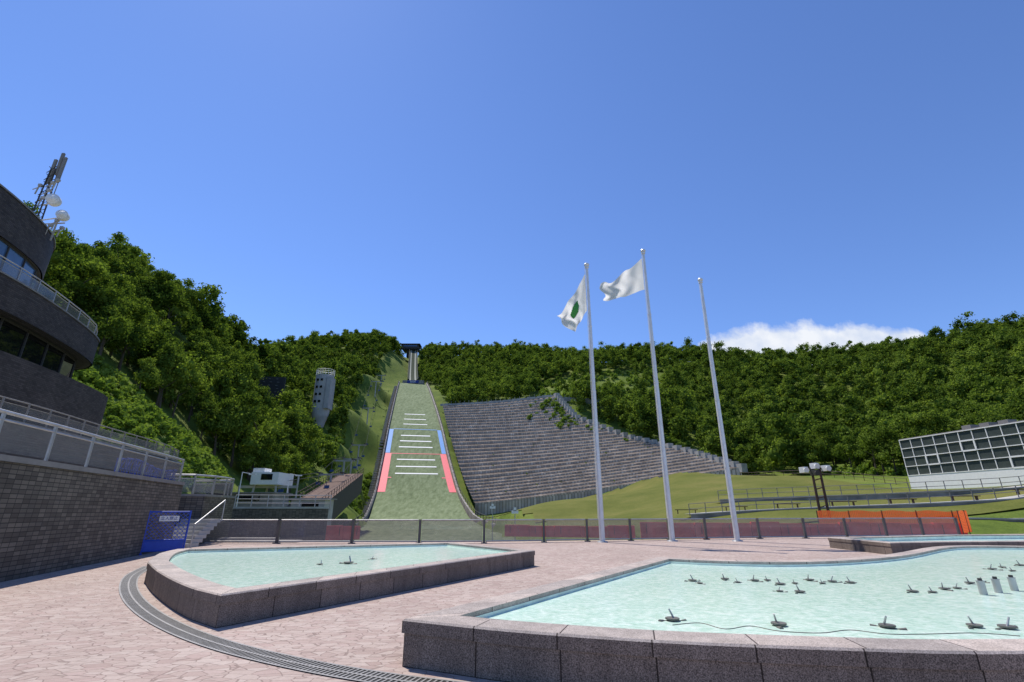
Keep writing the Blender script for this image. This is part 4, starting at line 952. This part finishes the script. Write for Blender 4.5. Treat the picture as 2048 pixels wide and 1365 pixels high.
def area(P,nn,sz=1.0):
    P=[p[:2] for p in P]; xs=[p[0] for p in P]; yy=[p[1] for p in P]; c=0
    while c<nn:
        x=random.uniform(min(xs),max(xs));y=random.uniform(min(yy),max(yy))
        if inpoly(np.array([x]),np.array([y]),P)[0]: pts.append((x,y,sz*random.uniform(.5,1.4))); c+=1
area([(-36,46),(-33,56),(-40,72),(-48,72),(-60,60),(-68,46)],480,.9)
area([W(690,1030,118),W(745,1000,126),W(760,930,140),W(775,860,175),W(740,880,170),W(700,1000,120)],150,1.0)
area([W(672,930,130),W(684,850,165),W(710,800,215),W(690,800,215),W(660,930,130)],60,1.2)
area([W(620,850,160),W(670,850,165),W(660,900,135),W(610,900,130)],50,1.2)
area(clr,260,1.6)
area([W(1150,830,194),W(1265,868,174),W(1385,900,153),W(1490,932,134),W(1510,925,140),W(1310,840,190),W(1160,815,205)],150,1.3)
area([W(1640,935,118),W(1815,945,95),W(1880,900,98),W(1680,900,130)],140,1.3)
area([W(860,770,285),W(900,790,240),W(980,800,230),W(960,770,265)],60,1.4)
P=np.array(pts); zz=H(P[:,0],P[:,1])
ex=[]
for k in range(130):
    i=int(NR-1-abs(random.gauss(0,5))); i=max(6,min(NR-1,i)); j=int(K-1-abs(random.gauss(0,5))); j=max(0,j); q_=rows[i][j]
    ex.append((q_[0]+random.uniform(-1,1),q_[1]+.8,random.uniform(.5,1.5),q_[2]+.3))
for k in range(60):
    i=random.randrange(NR); j=random.randrange(K); q_=rows[i][j]; ex.append((q_[0],q_[1]+1.0,random.uniform(.15,.35),q_[2]+.9))
ex=np.array(ex); P=np.concatenate([P,ex[:,:3]]); zz=np.concatenate([zz,ex[:,3]])
o=scatter('undergrowth',P[:,0],P[:,1],zz,P[:,2],sm,M['leafs']); o['label']='bright green shrubs and weeds on the slopes'; o['category']='shrubs'
xs=np.arange(-12,64,2.0); yy=np.arange(46,146,2.0); m=MB()
Hg=H(*[a.ravel() for a in np.meshgrid(xs,yy)]).reshape(len(yy),len(xs))+.12
for j in range(len(yy)-1):
    for i in range(len(xs)-1):
        if xs[i]<AX(yy[j])+WID(yy[j])/2+4: continue
        m.poly([(xs[i],yy[j],Hg[j,i]),(xs[i+1],yy[j],Hg[j,i+1]),(xs[i+1],yy[j+1],Hg[j+1,i+1]),(xs[i],yy[j+1],Hg[j+1,i])])
m.build('lawn',['lawn'],smooth=True,kind='structure')
# ---------------------------------------------------------------- light, sky, camera
el=math.radians(61); az=math.radians(-40)
s=Vector((math.sin(az)*math.cos(el),math.cos(az)*math.cos(el),math.sin(el)))
ld=bpy.data.lights.new('sun','SUN'); ld.energy=5.0; ld.angle=math.radians(.5); ld.color=(1,.95,.87)
lo_=bpy.data.objects.new('sun',ld); lo_.rotation_euler=(-s).to_track_quat('-Z','Y').to_euler(); lo_.location=(0,0,60); COL.objects.link(lo_)
w=bpy.data.worlds.new('World'); sc.world=w; w.use_nodes=True; nt=w.node_tree; bg=nt.nodes['Background']
sky=nt.nodes.new('ShaderNodeTexSky'); sky.sky_type='NISHITA'; sky.sun_disc=False; sky.sun_elevation=el; sky.sun_rotation=az
sky.altitude=300; sky.air_density=1.0; sky.dust_density=.1; sky.ozone_density=3.0
tc=nt.nodes.new('ShaderNodeTexCoord'); sp=nt.nodes.new('ShaderNodeSeparateXYZ'); nt.links.new(tc.outputs['Generated'],sp.inputs[0])
yy_=math_(nt,'MAXIMUM',sp.outputs[1],.05); Xd=math_(nt,'DIVIDE',sp.outputs[0],yy_); Zd=math_(nt,'DIVIDE',sp.outputs[2],yy_)
cv=nt.nodes.new('ShaderNodeCombineXYZ'); nt.links.new(Xd,cv.inputs[0]); nt.links.new(Zd,cv.inputs[1])
cn=noise(nt,cv.outputs[0],11,8,.6)
q4=math_(nt,'POWER',math_(nt,'ABSOLUTE',math_(nt,'DIVIDE',math_(nt,'SUBTRACT',Xd,.68),.27)),4)
tp=math_(nt,'SUBTRACT',.395,math_(nt,'MULTIPLY',q4,.05)); tp=math_(nt,'ADD',tp,math_(nt,'MULTIPLY',math_(nt,'SUBTRACT',cn,.5),.10))
mask=math_(nt,'MULTIPLY',math_(nt,'DIVIDE',math_(nt,'SUBTRACT',tp,Zd),.022,True),.93)
mask.node.use_clamp=True
cc=ramp(nt,noise(nt,cv.outputs[0],18,6),[(.3,(6.6,7.4,8.9)),(.62,(9.4,9.6,9.9))])
tint=mix(nt,1.0,sky.outputs[0],(1.10,1.30,1.75),'MULTIPLY')
nt.links.new(mix(nt,mask,tint,cc),bg.inputs[0]); bg.inputs[1].default_value=.1
cam=bpy.data.cameras.new('camera'); cam.lens=17; cam.sensor_width=36; cam.clip_end=20000; co=bpy.data.objects.new('camera',cam)
co.location=(0,0,EYE); co.rotation_euler=(math.pi/2+TH,0,0); COL.objects.link(co); sc.camera=co
sc.view_settings.view_transform='Standard'; sc.view_settings.look='None'; sc.view_settings.exposure=0
